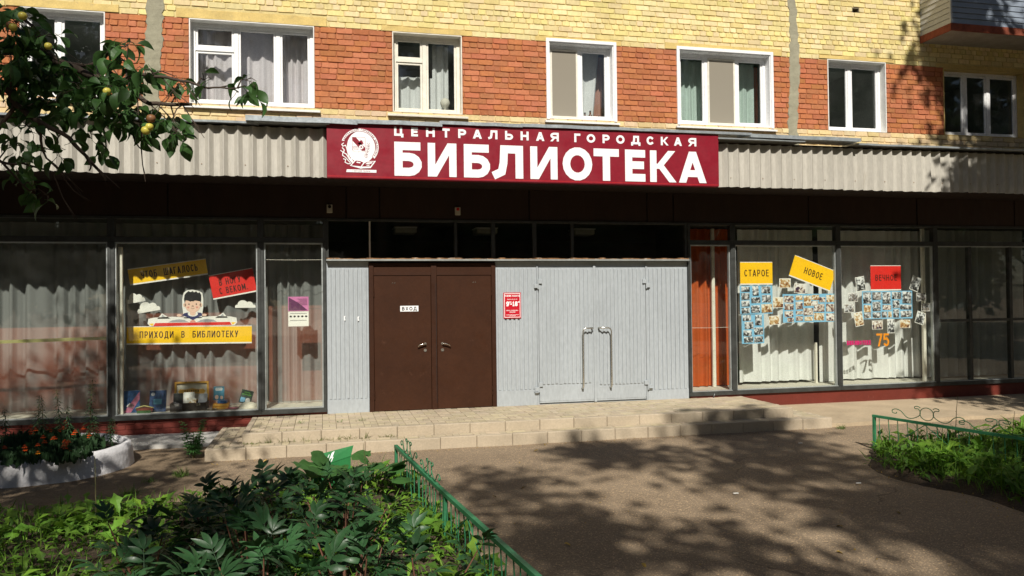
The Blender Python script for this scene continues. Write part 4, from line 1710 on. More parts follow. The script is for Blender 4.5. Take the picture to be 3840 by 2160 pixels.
for q in range(5):
    bx_, bz_ = .66 - .006 * q * (1 if q < 3 else 1.5), 4.42 - q * .042
    for s in (-1, 1):
        pts = [(bx_, bz_ - .03), (bx_ + s * .022, bz_ - .012), (bx_ + s * .018, bz_ + .028), (bx_ + s * .003, bz_ + .004), (bx_, bz_ - .03)]
        for qd in ribbon(pts, .003):
            mb.add([(p[0], SY - .0045, p[1]) for p in qd], [(0, 1, 2, 3)])
mb.build('sheaf', 'sign_red', em)
bk = [(.388, 4.102), (.47, 4.19), (.505, 4.185), (.57, 4.165), (.6, 4.155), (.64, 4.175), (.766, 4.182), (.69, 4.075), (.58, 4.068), (.545, 4.062), (.5, 4.075)]
poly_part('book_outline', [bk], SY - .0042, 'sign_white', em)
poly_part('book_page', [[(.41, 4.106), (.475, 4.18), (.53, 4.176), (.585, 4.155), (.545, 4.095), (.5, 4.1)], [(.6, 4.145), (.64, 4.165), (.74, 4.172), (.685, 4.1), (.56, 4.094)]], SY - .0052, 'sign_red', em)
poly_part('book_text', [[(.48, 4.15), (.49, 4.165), (.545, 4.155), (.535, 4.14)], [(.61, 4.13), (.64, 4.155), (.72, 4.163), (.7, 4.14)], [(.62, 4.112), (.64, 4.122), (.68, 4.124), (.665, 4.108)]], SY - .0062, 'sign_white', em)
fl = MB()
for pts, wd in (([(.30, 4.43), (.275, 4.41), (.29, 4.385), (.33, 4.4), (.35, 4.34), (.37, 4.25), (.42, 4.15)], .012), ([(.285, 4.36), (.31, 4.33), (.30, 4.29), (.34, 4.27), (.38, 4.2), (.43, 4.14)], .014), ([(.26, 4.32), (.29, 4.30), (.285, 4.25), (.33, 4.22), (.40, 4.14)], .012), ([(.36, 4.38), (.385, 4.35), (.38, 4.3), (.41, 4.26), (.41, 4.2), (.44, 4.15)], .016), ([(.30, 4.2), (.33, 4.19), (.32, 4.15), (.36, 4.13), (.39, 4.13)], .012), ([(.40, 4.34), (.42, 4.31), (.43, 4.26), (.45, 4.24)], .012)):
    for qd in ribbon(pts, wd):
        fl.add([(p[0], SY - .0046 - U(0, .0008), p[1]) for p in qd], [(0, 1, 2, 3)])
fl.build('acanthus', 'sign_white', em)
poly_part('name_strip', [[(.345, 4.048), (.34, 4.03), (.335, 4.008), (.772, 4.008), (.772, 4.048)]], SY - .0032, 'sign_white', sign)
mb = MB()
text(mb, 'г Вятские Поляны', .555, 4.019, .017, SY - .0042, .14, 1.0, .3, align='c')
mb.build('strip_lettering', 'sign_red', sign)

sign.location = (3.19 * 1.0126, SY + .15, 2.12 + (3.92 - 2.12) * 1.0126)   # the fascia stands 1.15 m out
sign.scale = (1.0126, 1, 1.0126)

# entrance plate and opening hours
t = thing('entrance_plate', (1.385, -.02, 1.93), 'small white plate reading ВХОД on the left brown door leaf', 'plate')
mb = MB()
mb.cbox(1.232, 1.540, -.0225, -.0185, 1.932, 2.032, .001)
mb.build('plate', 'sign_white', t)
mb = MB()
bars(mb, 1.232, 1.540, 1.932, 2.032, .003, -.0245, -.0226, .0005)
mb.build('border', 'ink_black', t)
mb = MB()
text(mb, 'ВХОД', 1.386, 1.952, .06, -.0240, .19, 1.15, .24, align='c')
mb.build('lettering', 'ink_black', t)
t = thing('hours_sign', (3.145, -.03, 1.79), 'red opening-hours sign reading 9-18 on the grey slats', 'sign')
mb = MB()
mb.cbox(2.99, 3.30, -.034, -.020, 1.79, 2.232, .002)
mb.build('plate', 'hours_red', t)
mb = MB()
bars(mb, 3.004, 3.286, 1.806, 2.218, .009, -.0352, -.0341, .0003)
mb.build('border', 'sign_white', t)
mb = MB()
text(mb, 'РЕЖИМ РАБОТЫ', 3.145, 2.162, .027, -.0352, .24, .9, .2, align='c')
text(mb, 'ПН-ВТ-СР-ЧТ-ПТ', 3.145, 2.108, .017, -.0352, .2, .85, .25, align='c')
text(mb, '9', 3.036, 1.998, .084, -.0352, .24, 1.1, .1)
text(mb, '00', 3.093, 2.055, .028, -.0356, .24, .9, .15)
text(mb, '-18', 3.108, 1.998, .084, -.0352, .24, 1.0, .08)
text(mb, '00', 3.243, 2.055, .028, -.0356, .24, .8, .12)
text(mb, 'суббота, воскресенье -', 3.145, 1.918, .016, -.0352, .2, .72, .2, align='c')
text(mb, 'выходной', 3.145, 1.890, .016, -.0352, .2, .8, .2, align='c')
text(mb, 'каждый первый вторник месяца', 3.145, 1.846, .011, -.0352, .2, .75, .2, align='c')
text(mb, 'санитарный день', 3.145, 1.828, .011, -.0352, .2, .75, .2, align='c')
mb.build('lettering', 'sign_white', t)

# ================================================================== POSTERS INSIDE THE GLASS
PY = .032
LY, LK = .47, 1.0353        # the left banners hang half a metre behind the glass
kz = lambda z: 2.12 + (z - 2.12) * LK
kq = lambda pts: [(a * LK, kz(b)) for a, b in pts]


def banner(name, x0, x1, z0, z1, rot, m, lines, label, edge=.022, ink='ink_brown', y=PY, wf=.8, tt=.13):
    cx, cz = (x0 + x1) / 2, (z0 + z1) / 2
    t = thing(name, (cx, y, cz - (z1 - z0) / 2), label, 'banner', 'lettered banners in the shop windows')
    mb = MB()
    panel(mb, x0, x1, z0 + edge, z1 - edge * .5, y, .002, 0)
    ca, sa = math.cos(rot), math.sin(rot)
    rotv = lambda b: [(cx + (a - cx) * ca - (c - cz) * sa, q, cz + (a - cx) * sa + (c - cz) * ca) for a, q, c in b.v]
    mb.v = rotv(mb)
    mb.build('sheet', m, t)
    mb = MB()
    panel(mb, x0, x1, z0, z0 + edge, y, .002, 0)
    panel(mb, x0, x1, z1 - edge * .5, z1, y, .002, 0)
    mb.v = rotv(mb)
    mb.build('white_edge', 'paper', t)
    mb = MB()
    for s, lx, lz, h, tw_ in lines:
        nat = text(MB(), s, lx, lz, h, y - .001, tt, 1.0, .25)
        text(mb, s, lx, lz, h, y - .001, tt, tw_ / nat, .25 * tw_ / nat, align='c')
    mb.v = rotv(mb)
    mb.build('lettering', ink, t)
    return t


def quadrot(pts):
    """centre, width, height, angle from the four measured corners TL TR BR BL"""
    (ax, az), (bx_, bz), (cx, cz), (dx, dz) = pts
    w1 = (math.hypot(bx_ - ax, bz - az) + math.hypot(cx - dx, cz - dz)) / 2
    h1 = (math.hypot(dx - ax, dz - az) + math.hypot(cx - bx_, cz - bz)) / 2
    an = math.atan2((bz - az) + (cz - dz), (bx_ - ax) + (cx - dx))
    mx, mz = (ax + bx_ + cx + dx) / 4, (az + bz + cz + dz) / 4
    return mx - w1 / 2, mx + w1 / 2, mz - h1 / 2, mz + h1 / 2, an


q = quadrot(kq([(-2.94, 2.66), (-1.80, 2.81), (-1.78, 2.57), (-2.91, 2.39)]))
banner('window_banner', *q, 'banner_yellow', [('ЧТОБ  ШАГАЛОСЬ', (q[0] + q[1]) / 2 + .02, q[2] + .085, .115, .86)], 'tilted yellow banner reading ЧТОБ ШАГАЛОСЬ half in canopy shade', y=LY)
q = quadrot(kq([(-1.76, 2.55), (-1.10, 2.67), (-1.04, 2.29), (-1.70, 2.16)]))
banner('window_banner', *q, 'banner_red', [('В НОГУ', (q[0] + q[1]) / 2 - .04, q[2] + .205, .105, .34), ('С ВЕКОМ.', (q[0] + q[1]) / 2 - .01, q[2] + .065, .105, .44)], 'tilted red banner reading В НОГУ С ВЕКОМ in the left window', y=LY)
banner('window_banner', -2.96 * LK, -1.12 * LK, kz(1.475), kz(1.757), R(-.6), 'banner_yellow', [('ПРИХОДИ  В  БИБЛИОТЕКУ', -2.05 * LK, kz(1.575), .108, 1.5)], 'long yellow banner reading ПРИХОДИ В БИБЛИОТЕКУ under the reading boy', y=LY)
banner('window_banner', 7.495, 8.16, 2.335, 2.76, 0, 'banner_yellow', [('СТАРОЕ', 7.83, 2.49, .125, .5)], 'upright yellow sheet reading СТАРОЕ above the blue photo boards')
q = quadrot([(8.64, 2.89), (9.50, 2.59), (9.37, 2.19), (8.50, 2.50)])
banner('window_banner', *q, 'banner_yellow', [('НОВОЕ', (q[0] + q[1]) / 2 + .02, (q[2] + q[3]) / 2 - .06, .125, .4)], 'tilted yellow sheet reading НОВОЕ in the right window')
banner('window_banner', 10.265, 10.945, 2.205, 2.69, 0, 'banner_red', [('ВЕЧНОЕ', 10.61, 2.395, .115, .48)], 'red sheet reading ВЕЧНОЕ partly in tree shade')

t = thing('anniversary_lettering', (10.2, PY, 1.12), 'magenta and orange cut-out lettering for the 75th anniversary on the right pane', 'lettering')
mb = MB()
text(mb, 'библиотеке', 9.72, 1.165, .085, PY, .26, .8, .08)
mb.build('word', 'magenta', t)
for ch, a in (('7', 10.37), ('5', 10.52)):
    mb = MB()
    glyph(mb, ch, a, 1.125, .135, .25, .04, PY, ident)
    mb.build('digit', 'orange_ink', t)


def cloud(x0, x1, z0, z1, rot, label):
    x0, x1, z0, z1 = x0 * LK, x1 * LK, kz(z0), kz(z1)
    wd, h = x1 - x0, z1 - z0
    c = []
    for cx, cz, rr in ((.12, .2, .14), (.38, .42, .38), (.68, .38, .28), (.88, .2, .13)):
        c.append(ell(cx, cz, rr * .62, rr * 1.35 if rr < .2 else rr * 1.3, 18))
    c.append([(.03, 0), (.97, 0), (.97, .25), (.03, .25)])
    t = MB()
    cx0, cz0 = (x0 + x1) / 2, z0
    for i, p in enumerate(c):
        pts = []
        for u, v in p:
            v = max(0, v)
            a, b = x0 + u * wd, z0 + v * h
            pts.append((cx0 + (a - cx0) * math.cos(rot) - (b - cz0) * math.sin(rot), cz0 + (a - cx0) * math.sin(rot) + (b - cz0) * math.cos(rot)))
        t.prism(pts, LY - .0003 * i, LY + .002 + .0002 * i)
    t.build('paper_cloud', 'paper', None, label=label, cat='cut-out', group='paper clouds in the left window')


cloud(-2.95, -2.68, 2.135, 2.30, R(10), 'smallest paper cloud cut-out just under the yellow ЧТОБ ШАГАЛОСЬ banner')
cloud(-2.81, -2.46, 1.99, 2.165, R(10), 'largest paper cloud cut-out left of the reading boy')
cloud(-1.38, -1.05, 2.03, 2.165, R(0), 'paper cloud cut-out under the red banner, right of the boy')

# the reading boy, a printed cut-out in layers
bx_, bz_ = -2.0 * LK, kz(1.757)
t = thing('paper_figure', (bx_, LY, bz_), 'paper cut-out of a dark-haired boy reading a huge open book', 'cut-out')


def layer(name, polys, m, lv):
    return poly_part(name, polys, LY - .0012 * lv, m, t, .001)


S = lambda pts: [(bx_ + a * LK, bz_ + b * LK) for a, b in pts]
mir = lambda pts: [(-a, b) for a, b in pts]
# silhouette split in two convex-enough pieces
layer('outline', [S([(-.66, .045), (-.62, 0), (.62, 0), (.66, .045), (.65, .12), (.56, .14), (.3, .15), (0, .13), (-.3, .15), (-.56, .14), (-.65, .12)]), S([(-.13, .12), (.13, .12), (.155, .3), (.155, .42), (.14, .52), (.08, .55), (0, .57), (-.085, .56), (-.135, .52), (-.155, .42), (-.155, .3)]), S([(.33, .12), (.52, .12), (.45, .205)]), S([(-.52, .12), (-.33, .12), (-.45, .205)])], 'paper', 0)
layer('book_cover', [S([(-.58, .006), (.58, .006), (.55, .055), (-.55, .055)])], 'banner_red', 1)
layer('page_edge', [S([(-.645, .045), (-.59, .008), (-.57, .05)]), S([(.645, .045), (.57, .05), (.59, .008)])], 'banner_yellow', 1)
layer('page_shade', [S([(-.36, .062), (-.06, .06), (-.12, .095), (-.2, .108), (-.3, .095)]), S([(.06, .06), (.36, .062), (.3, .095), (.2, .108), (.12, .095)]), S([(.41, .15), (.46, .15), (.445, .185)]), S([(-.46, .15), (-.41, .15), (-.445, .185)])], 'grey_ink', 1)
layer('shirt', [S([(0, .09), (.09, .14), (.16, .17), (.12, .205), (.04, .215), (-.04, .215), (-.12, .205), (-.16, .17), (-.09, .14)])], 'navy', 1)
layer('collar', [S(ell(0, .19, .075, .042, 16))], 'paper', 2)
layer('neck', [S(ell(0, .2, .045, .04, 12))], 'skin', 3)
layer('face', [S(ell(0, .335, .118, .125, 22)), S(ell(-.122, .33, .02, .03, 10)), S(ell(.122, .33, .02, .03, 10))], 'skin', 4)
layer('hair', [S([(-.118, .36), (-.105, .405), (-.06, .395), (-.03, .38), (-.02, .39), (.01, .385), (.03, .4), (.11, .385), (.12, .36), (.125, .42), (.125, .49), (.1, .53), (.08, .515), (.05, .545), (.02, .525), (0, .55), (-.03, .53), (-.06, .548), (-.09, .525), (-.12, .49), (-.13, .42)])], 'ink_black', 5)
layer('eye', [S(ell(-.055, .342, .01, .011, 10)), S(ell(.053, .342, .01, .011, 10))], 'ink_black', 5)
layer('cheek', [S(ell(-.066, .292, .017, .015, 12)), S(ell(.062, .292, .017, .015, 12))], 'blush', 5)
mb = MB()
for pts in ([(-.013, .303), (.0, .327), (.013, .303), (-.013, .303)], [(-.024, .283), (-.01, .27), (.01, .27), (.024, .283)]):
    for qd in ribbon(S(pts), .004):
        mb.add([(p[0], LY - .0064, p[1]) for p in qd], [(0, 1, 2, 3)])
mb.build('nose_and_mouth', 'ink_brown', t)
layer('hand', [S(ell(-.2, .17, .036, .02, 12)), S(ell(.17, .17, .036, .02, 12))], 'skin', 3)
layer('bookmark', [S(ell(0, .06, .042, .035, 14, 0, 180))], 'blush', 2)

# event poster on the narrow pane
t = thing('event_poster', (-.4, PY, 1.72), 'two-part pink and white event poster on the narrow left pane', 'poster')
mb = MB()
panel(mb, -.56, -.24, 1.965, 2.2, PY, .002)
mb.build('pink_sheet', 'pink_paper', t)
poly_part('dark_triangle', [[(-.55, 1.975), (-.25, 1.975), (-.4, 2.1), (-.55, 2.19)]], PY - .0008, 'plum_paper', t, .0006)
mb = MB()
panel(mb, -.56, -.24, 1.72, 1.96, PY, .002)
mb.build('white_sheet', 'paper', t)
mb = MB()
for i in range(5):
    mb.prism(ell(-.52 + i * .06, 1.88, .02, .016, 8), PY - .001, PY - .0002)
for i in range(4):
    panel(mb, -.53, -.27, 1.93 - i * .006 - (.1 if i > 1 else 0), 1.933 - i * .006 - (.1 if i > 1 else 0), PY - .001, .0006)
for i in range(7):
    panel(mb, -.42 + .02 * (i % 3), -.26, 2.16 - i * .016, 2.165 - i * .016, PY - .002, .0006)
mb.build('print', 'ink_black', t)

# yellow tape on the far-left pane
mb = MB()
panel(mb, -5.4, -3.22, 1.55, 1.60, PY, .002, R(1.0))
mb.build('tape_strip', 'tape_yellow', None, label='strip of yellow tape across the leftmost curtained pane', cat='tape')


# photo boards
def photo_mesh(wd, h, m):
    mb = MB()
    panel(mb, -wd / 2, wd / 2, -h / 2, h / 2, 0, .0015)
    return mb.mesh('photo', m)


def board(x0, x1, z0, z1, photos, label):
    t = thing('photo_board', ((x0 + x1) / 2, PY, z0), label, 'photo board', 'blue photo boards in the right windows')
    mb = MB()
    panel(mb, x0, x1, z0, z1, PY + .002, .003)
    mb.build('sheet', 'blue_card', t)
    for k, (u0, u1, v0, v1, m) in enumerate(photos):
        wd, h = (u1 - u0) * (x1 - x0), (v1 - v0) * (z1 - z0)
        cx, cz = x0 + (u0 + u1) / 2 * (x1 - x0), z1 - (v0 + v1) / 2 * (z1 - z0)
        put('photo', photo_mesh(wd, h, m), (cx, PY - .0008 - .0004 * (k % 3), cz), t, rot=(0, R(U(-2.5, 2.5)), 0))
    return t


bw, cl, wm, shf = 'photo_bw', 'photo_colour', 'photo_warm', 'photo_shelf'
board(7.485, 8.155, 1.795, 2.32, [(.04, .3, .03, .22, bw), (.38, .57, .02, .36, bw), (.66, .93, .03, .28, bw), (.04, .29, .26, .5, bw), (.67, .95, .34, .6, bw), (.34, .62, .42, .62, bw), (.04, .29, .53, .74, bw), (.04, .29, .78, .98, bw), (.33, .6, .7, .96, bw), (.65, .98, .66, .96, wm)], 'blue board of black-and-white photos directly under the СТАРОЕ sheet')
board(7.51, 7.97, 1.245, 1.785, [(.05, .42, .02, .22, bw), (.6, .9, .02, .38, bw), (.13, .52, .25, .5, bw), (.07, .44, .54, .74, bw), (.55, .96, .45, .7, bw), (.09, .5, .76, .96, bw), (.54, .94, .76, .96, bw)], 'lowest blue board of black-and-white photos on the left')
ph = []
for u0, u1, v0, v1 in ((.02, .2, .06, .3), (.24, .37, .05, .22), (.39, .53, .06, .42), (.54, .68, .04, .22), (.82, .99, .04, .3), (.03, .2, .33, .56), (.24, .37, .27, .54), (.53, .66, .25, .42), (.68, .8, .12, .3), (.03, .19, .6, .8), (.24, .37, .6, .72), (.38, .57, .5, .76), (.58, .78, .36, .64), (.81, .99, .36, .64), (.24, .37, .78, .94), (.4, .56, .8, .95), (.58, .77, .68, .94), (.81, .99, .7, .97), (.08, .2, .83, .98)):
    ph.append((u0, u1, v0, v1, rnd.choice((cl, cl, wm))))
board(8.365, 9.495, 1.62, 2.155, ph, 'wide blue board of colour photos under the НОВОЕ sheet')
ph = [(.02, .18, .04, .44, bw), (.2, .38, .04, .32, shf), (.4, .56, .04, .46, bw), (.59, .78, .04, .3, bw), (.8, .98, .03, .46, bw), (.03, .17, .5, .76, wm), (.2, .36, .38, .72, bw), (.4, .57, .5, .68, cl), (.6, .74, .34, .62, bw), (.75, .98, .5, .68, bw), (.03, .17, .78, .97, shf), (.2, .36, .76, .97, bw), (.38, .49, .74, .95, shf), (.51, .58, .74, .95, wm), (.61, .73, .66, .96, bw), (.76, .98, .72, .95, bw)]
board(10.07, 11.195, 1.655, 2.195, ph, 'wide blue board of bookshelf photos under the red ВЕЧНОЕ sheet')
z6 = lambda a, b: (a, b)
LOOSE = [(8.42, 2.36, .24, .18, 0, wm, 'colour photo of a meeting left of the НОВОЕ sheet'), (8.73, 2.26, .24, .18, -4, cl, 'colour photo tucked under the lower corner of the НОВОЕ sheet'),
         (8.27, 2.0, .22, .2, 0, wm, 'warm photo of a reading room between the first and wide blue boards'), (8.18, 1.67, .22, .17, 3, wm, 'green-tinted photo beside the lowest blue board'),
         (10.04, 2.335, .2, .28, 9, bw, 'tilted black-and-white bookshelf photo upper left of the ВЕЧНОЕ sheet'), (11.27, 2.33, .2, .28, -20, bw, 'tilted bookshelf photo upper right of the ВЕЧНОЕ sheet in shade'),
         (9.87, 2.08, .22, .17, 0, shf, 'pale bookshelf photo left of the bookshelf photo board'), (9.78, 1.87, .22, .16, 0, shf, 'photo of white shelves with a red door by the mullion'),
         (9.99, 1.66, .19, .27, 10, wm, 'tilted warm photo below left of the bookshelf photo board'), (10.4, 1.54, .24, .17, 0, cl, 'photo of a round table under the bookshelf photo board'),
         (10.7, 1.51, .16, .27, 0, bw, 'narrow upright photo hanging under the middle of the bookshelf board'), (11.02, 1.55, .24, .16, 0, 'photo_warm', 'photo with a red armchair under the right end of the board'),
         (11.4, 2.07, .22, .16, 0, shf, 'shaded photo right of the bookshelf photo board'), (11.5, 1.87, .2, .16, 0, shf, 'outermost shaded photo overlapping the right mullion'), (11.37, 1.66, .2, .24, -18, bw, 'tilted shaded photo below right of the bookshelf board')]
for x, z, wd, h, a, m, lb in LOOSE:
    t = thing('loose_photo', (x, PY, z - h / 2), lb, 'photo', 'loose photos stuck to the right panes')
    mb = MB()
    panel(mb, x - wd / 2, x + wd / 2, z - h / 2, z + h / 2, PY + .0008, .0015, R(a))
    mb.build('paper', 'paper', t)
    put('picture', photo_mesh(wd * .92, h * .9, m), (x, PY - .001, z), t, rot=(0, R(-a), 0))

for xx in (.032, 6.423):
    mb = MB()
    mb.box(xx, xx + .012, .08, 1.4, .29, 3.45)
    mb.build('partition', 'interior', bld)
for x0, x1, zz, yy, lb in ((-.93, -.0, 2.80, .028, 'thin pale wire stretched across the top of the narrow poster pane'), (6.48, 7.27, 1.56, .028, 'thin pale wire stretched across the orange-curtained pane')):
    mb = MB()
    mb.tube([(x0, yy, zz), (x0 * .6 + x1 * .4, yy, zz - .006), (x1, yy, zz - .002)], .003, 5)
    mb.build('curtain_wire', 'old_white', None, label=lb, cat='wire')

# ================================================================== CURTAINS AND DISPLAY OF THE SHOP
curtain(-5.6, -3.3, .42, 3.42, .64, .06, .24, 'sheer_white', 'long sheer white curtain filling the far-left shop pane', 21)
curtain(-3.3, -1.05, .42, 3.42, .70, .075, .26, 'sheer_white', 'sheer white curtain behind the reading boy cut-out', 22)
curtain(-1.0, .0, .42, 3.42, .62, .05, .2, 'sheer_white', 'sheer curtain behind the narrow pane with the pink poster', 23)
curtain(6.5, 7.22, .42, 3.42, .66, .05, .2, 'curtain_orange', 'bright orange curtain in the narrow pane right of the grey door', 24)
curtain(7.27, 7.75, .42, 3.42, .68, .03, .14, 'curtain_orange', 'thin orange curtain edge beside the pale window post', 25)
curtain(7.8, 9.45, .46, 3.42, .70, .05, .27, 'curtain_white', 'white pleated curtain behind the yellow СТАРОЕ and НОВОЕ sheets', 26)
curtain(9.5, 9.85, .42, 3.42, .6, .03, .25, 'curtain_white', 'white curtain end beside the mullion right of the colour photo board', 27)
curtain(9.95, 12.1, .44, 3.42, .70, .05, .26, 'curtain_white', 'white pleated curtain behind the red ВЕЧНОЕ sheet', 28)
curtain(11.8, 14.3, .44, 3.42, .45, .05, .24, 'curtain_grey', 'dim grey curtain behind the gridded shaded pane at far right', 29)
curtain(-8, -5.65, .42, 3.42, .45, .045, .22, 'sheer_dim', 'dim curtain outside the left edge of the view', 30)
mb = MB()
mb.cbox(7.19, 7.255, .55, .6, .405, 3.42, .004)
mb.build('inner_post', 'old_white', bld)
mb = MB()
mb.cbox(11.5, 11.56, .1, .16, .405, 3.42, .004)
mb.build('inner_post', 'old_white', bld)
mb = MB()
mb.cbox(9.36, 9.4, .5, .56, .405, 1.2, .004)
mb.build('inner_post', 'old_white', bld)
mb = MB()
mb.cbox(-3.1, -3.04, .1, .16, .405, 3.0, .004)
mb.build('inner_post', 'old_white', bld)
for a, b, zt, lb in ((-5.6, -3.25, 1.75, 'brown board behind the sheer curtain of the far-left pane'), (-3.0, -1.0, 1.95, 'tall brown backdrop board behind the book display'), (-.92, .0, 2.05, 'brown backdrop board behind the narrow pane with the poster')):
    mb = MB()
    mb.cbox(a, b, .93, .96, .41, zt, .004)
    mb.build('backdrop_board', 'brown_board', None, label=lb, cat='board')


def book(x, z, wd, h, y, m, lean, yaw, label, spine=.02, extra=None, tilt=0.0):
    t = put('book', None, (x, y, z), None, rot=(R(-lean), R(tilt), R(yaw)), label=label, cat='book', group='books on the display shelf')
    mb = MB()
    mb.cbox(-wd / 2, wd / 2, 0, spine, 0, h, .002)
    o = bpy.data.objects.new('cover', mb.mesh('cover', m))
    col.objects.link(o)
    o.parent = t
    mb = MB()
    mb.box(-wd / 2 + .006, wd / 2 - .004, .003, spine - .003, .004, h + .0015)
    o = bpy.data.objects.new('pages', mb.mesh('pages', 'paper'))
    col.objects.link(o)
    o.parent = t
    for pn, pm, polys in (extra or []):
        mb = MB()
        for p in polys:
            mb.prism([(a * wd, b * h) for a, b in p], -.0012, -.0002)
        o = bpy.data.objects.new(pn, mb.mesh(pn, pm))
        col.objects.link(o)
        o.parent = t
    return t


qd = lambda a, b, c, d: [(a, c), (b, c), (b, d), (a, d)]
SZ = .406
book(-2.95, SZ, .25, .35, .22, 'book_blue', 12, 8, 'large blue picture book with a pink diagonal at the left of the display', extra=[('pink_band', 'book_pink', [[(-.45, .02), (.0, .02), (.48, .6), (.48, .95)]]), ('pale_shape', 'paper', [[(-.3, .3), (.1, .2), (.2, .35), (-.1, .45)]])])
book(-2.57, SZ, .25, .34, .22, 'book_navy', 12, -4, 'large dark navy book standing second from left in the display', extra=[('emblem', 'grey_ink', [ell(-.3, .82, .12, .08, 12)]), ('title', 'book_teal', [qd(-.25, .25, .35, .6)])])
# suitcase
t = thing('suitcase', (-2.08, .3, SZ), 'open dark suitcase full of books with a yellow lid banner reading САКВОЯЖ', 'suitcase')
mb = MB()
for a, b, c, d in ((-2.37, -1.83, .14, .16), (-2.37, -1.83, .42, .44)):
    mb.cbox(a, b, c, d, SZ, SZ + .13, .004)
mb.cbox(-2.37, -2.35, .16, .42, SZ, SZ + .13, .004)
mb.cbox(-1.85, -1.83, .16, .42, SZ, SZ + .13, .004)
mb.box(-2.35, -1.85, .16, .42, SZ, SZ + .02)
mb.build('tray', 'leather_dark', t)
mb = MB()
bars(mb, -2.35, -1.83, SZ + .12, SZ + .44, .03, .43, .47, .004)
mb.build('lid_rim', 'wood_yellow', t)
mb = MB()
mb.box(-2.33, -1.85, .462, .47, SZ + .14, SZ + .42)
mb.build('lid_lining', 'shelf_pale', t)
mb = MB()
pts = [(-2.3, .3), (-2.27, .34), (-2.2, .33), (-2.09, .35), (-1.98, .33), (-1.92, .34), (-1.88, .3), (-1.92, .25), (-2.09, .27), (-2.26, .25)]
mb.prism([(a, SZ + b - .02) for a, b in pts], .458, .4615)
mb.build('lid_ribbon', 'wood_yellow', t)
mb = MB()
text(mb, 'САКВОЯЖ', -2.09, SZ + .27, .036, .4572, .2, .9, .25, align='c')
mb.build('lid_lettering', 'ink_brown', t)
for xx in (-2.27, -1.95):
    mb = MB()
    mb.cbox(xx - .03, xx + .03, .13, .1395, SZ + .085, SZ + .125, .003)
    mb.build('clasp', 'chrome', t)
for x, wd, h, m, yw, lb in ((-2.28, .14, .2, 'ink_black', 4, 'black book at the left inside the suitcase'), (-2.12, .17, .21, 'paper', 0, 'white book in the middle of the suitcase'), (-2.07, .14, .12, 'photo_warm', 3, 'small photo-covered booklet at the front of the suitcase'), (-1.92, .15, .18, 'grey_ink', -20, 'grey book leaning at the right inside the suitcase')):
    book(x, SZ + .022 + .05, wd, h, .27 + (.05 if h > .15 else 0), m, 15, yw, lb, .015)
# stack and standing books to the right
for k, (dx, m, lb) in enumerate(((0, 'book_orange', 'bottom orange book of the small stack'), (.01, 'book_orange', 'middle orange book of the small stack'), (.03, 'book_blue', 'dark blue book on top of the small stack'))):
    t = thing('book', (-1.63 + dx, .3, SZ + .002 + k * .046), lb + ' right of the suitcase', 'book', 'books on the display shelf')
    mb = MB()
    wd = .24 if k < 2 else .14
    mb.cbox(-1.63 + dx - wd / 2, -1.63 + dx + wd / 2, .2, .38, SZ + .002 + k * .046, SZ + .046 + k * .046, .003)
    mb.build('cover', m, t)
    mb = MB()
    mb.box(-1.63 + dx - wd / 2 + .004, -1.63 + dx + wd / 2 - .002, .198, .3, SZ + .008 + k * .046, SZ + .04 + k * .046)
    mb.build('pages', 'wood_yellow' if k < 2 else 'book_blue', t)
book(-1.66, SZ + .14, .165, .22, .3, 'book_teal', 8, 0, 'teal book on a wire stand above the small stack', .015, [('title', 'paper', [qd(-.3, .3, .7, .75), qd(-.35, .35, .78, .83), qd(-.3, .3, .86, .9)]), ('figures', 'skin', [ell(-.2, .22, .18, .16, 10), ell(.25, .18, .14, .13, 10)])])
t2 = book(-1.27, SZ + .07, .19, .22, .3, 'book_green', 14, -8, 'black nature book with green title leaning at the right end of the display', .015, [('picture_block', 'blue_card', [qd(-.42, -.02, .08, .42)]), ('penguins', 'paper', [ell(.2, .25, .2, .2, 10)])], tilt=14)
mb = MB()
text(mb, 'жизнь', 0, .17, .022, -.0012, .2, .95, .25, align='c')
text(mb, 'природы', 0, .135, .022, -.0012, .2, .95, .25, align='c')
o = bpy.data.objects.new('title', mb.mesh('title', 'ink_green'))
col.objects.link(o)
o.parent = t2
# basket with ribbon, crumpled paper, straw fan
t = thing('wicker_basket', (-2.74, .13, SZ), 'flat red-brown wicker basket in front of the two blue books', 'basket')
mb = MB()
mb.lathe(0, 0, [(.09, 0), (.12, .03), (.13, .075), (.135, .08)], 16)
mb.v = [(a - 2.74, b * .45 + .16, c + SZ) for a, b, c in mb.v]
mb.build('bowl', 'wicker', t)
mb = MB()
mb.tube([(-2.87, .16, SZ + .075), (-2.8, .13, SZ + .1), (-2.74, .13, SZ + .115), (-2.68, .13, SZ + .1), (-2.61, .16, SZ + .075)], .008, 6)
mb.build('handle', 'tape_yellow', t)
mb = MB()
mb.cbox(-2.84, -2.64, .09, .1, SZ, SZ + .045, .004)
mb.build('ribbon', 'leaf_burdock', t)
t = MB()
vs = [(-1.2, .2, SZ)]
for i in range(15):
    a = R(180 - i * 12.8)
    vs.append((-1.2 + .155 * math.cos(a), .2 + .012 * (i % 2) + .05 * math.sin(a), SZ + .10 * math.sin(a) + .002))
t.add(vs, [(0, i + 1, i + 2) for i in range(14)])
t.build('straw_fan', 'shelf_pale', None, label='pale straw fan lying at the right end of the book display', cat='fan')
for x, m, lb in ((-1.78, 'paper', 'white crumpled booklet in front of the suitcase'), (-1.45, 'book_pink', 'pink booklet lying flat right of the book stack')):
    mb = MB()
    n = 5
    vs = [(x + (i / n - .5) * .2, .14 + j * .09, SZ + .012 + U(0, .012)) for j in range(3) for i in range(n + 1)]
    mb.add(vs, [(j * 6 + i, j * 6 + i + 1, j * 6 + i + 7, j * 6 + i + 6) for j in range(2) for i in range(n)])
    mb.build('booklet', m, None, label=lb, cat='booklet')


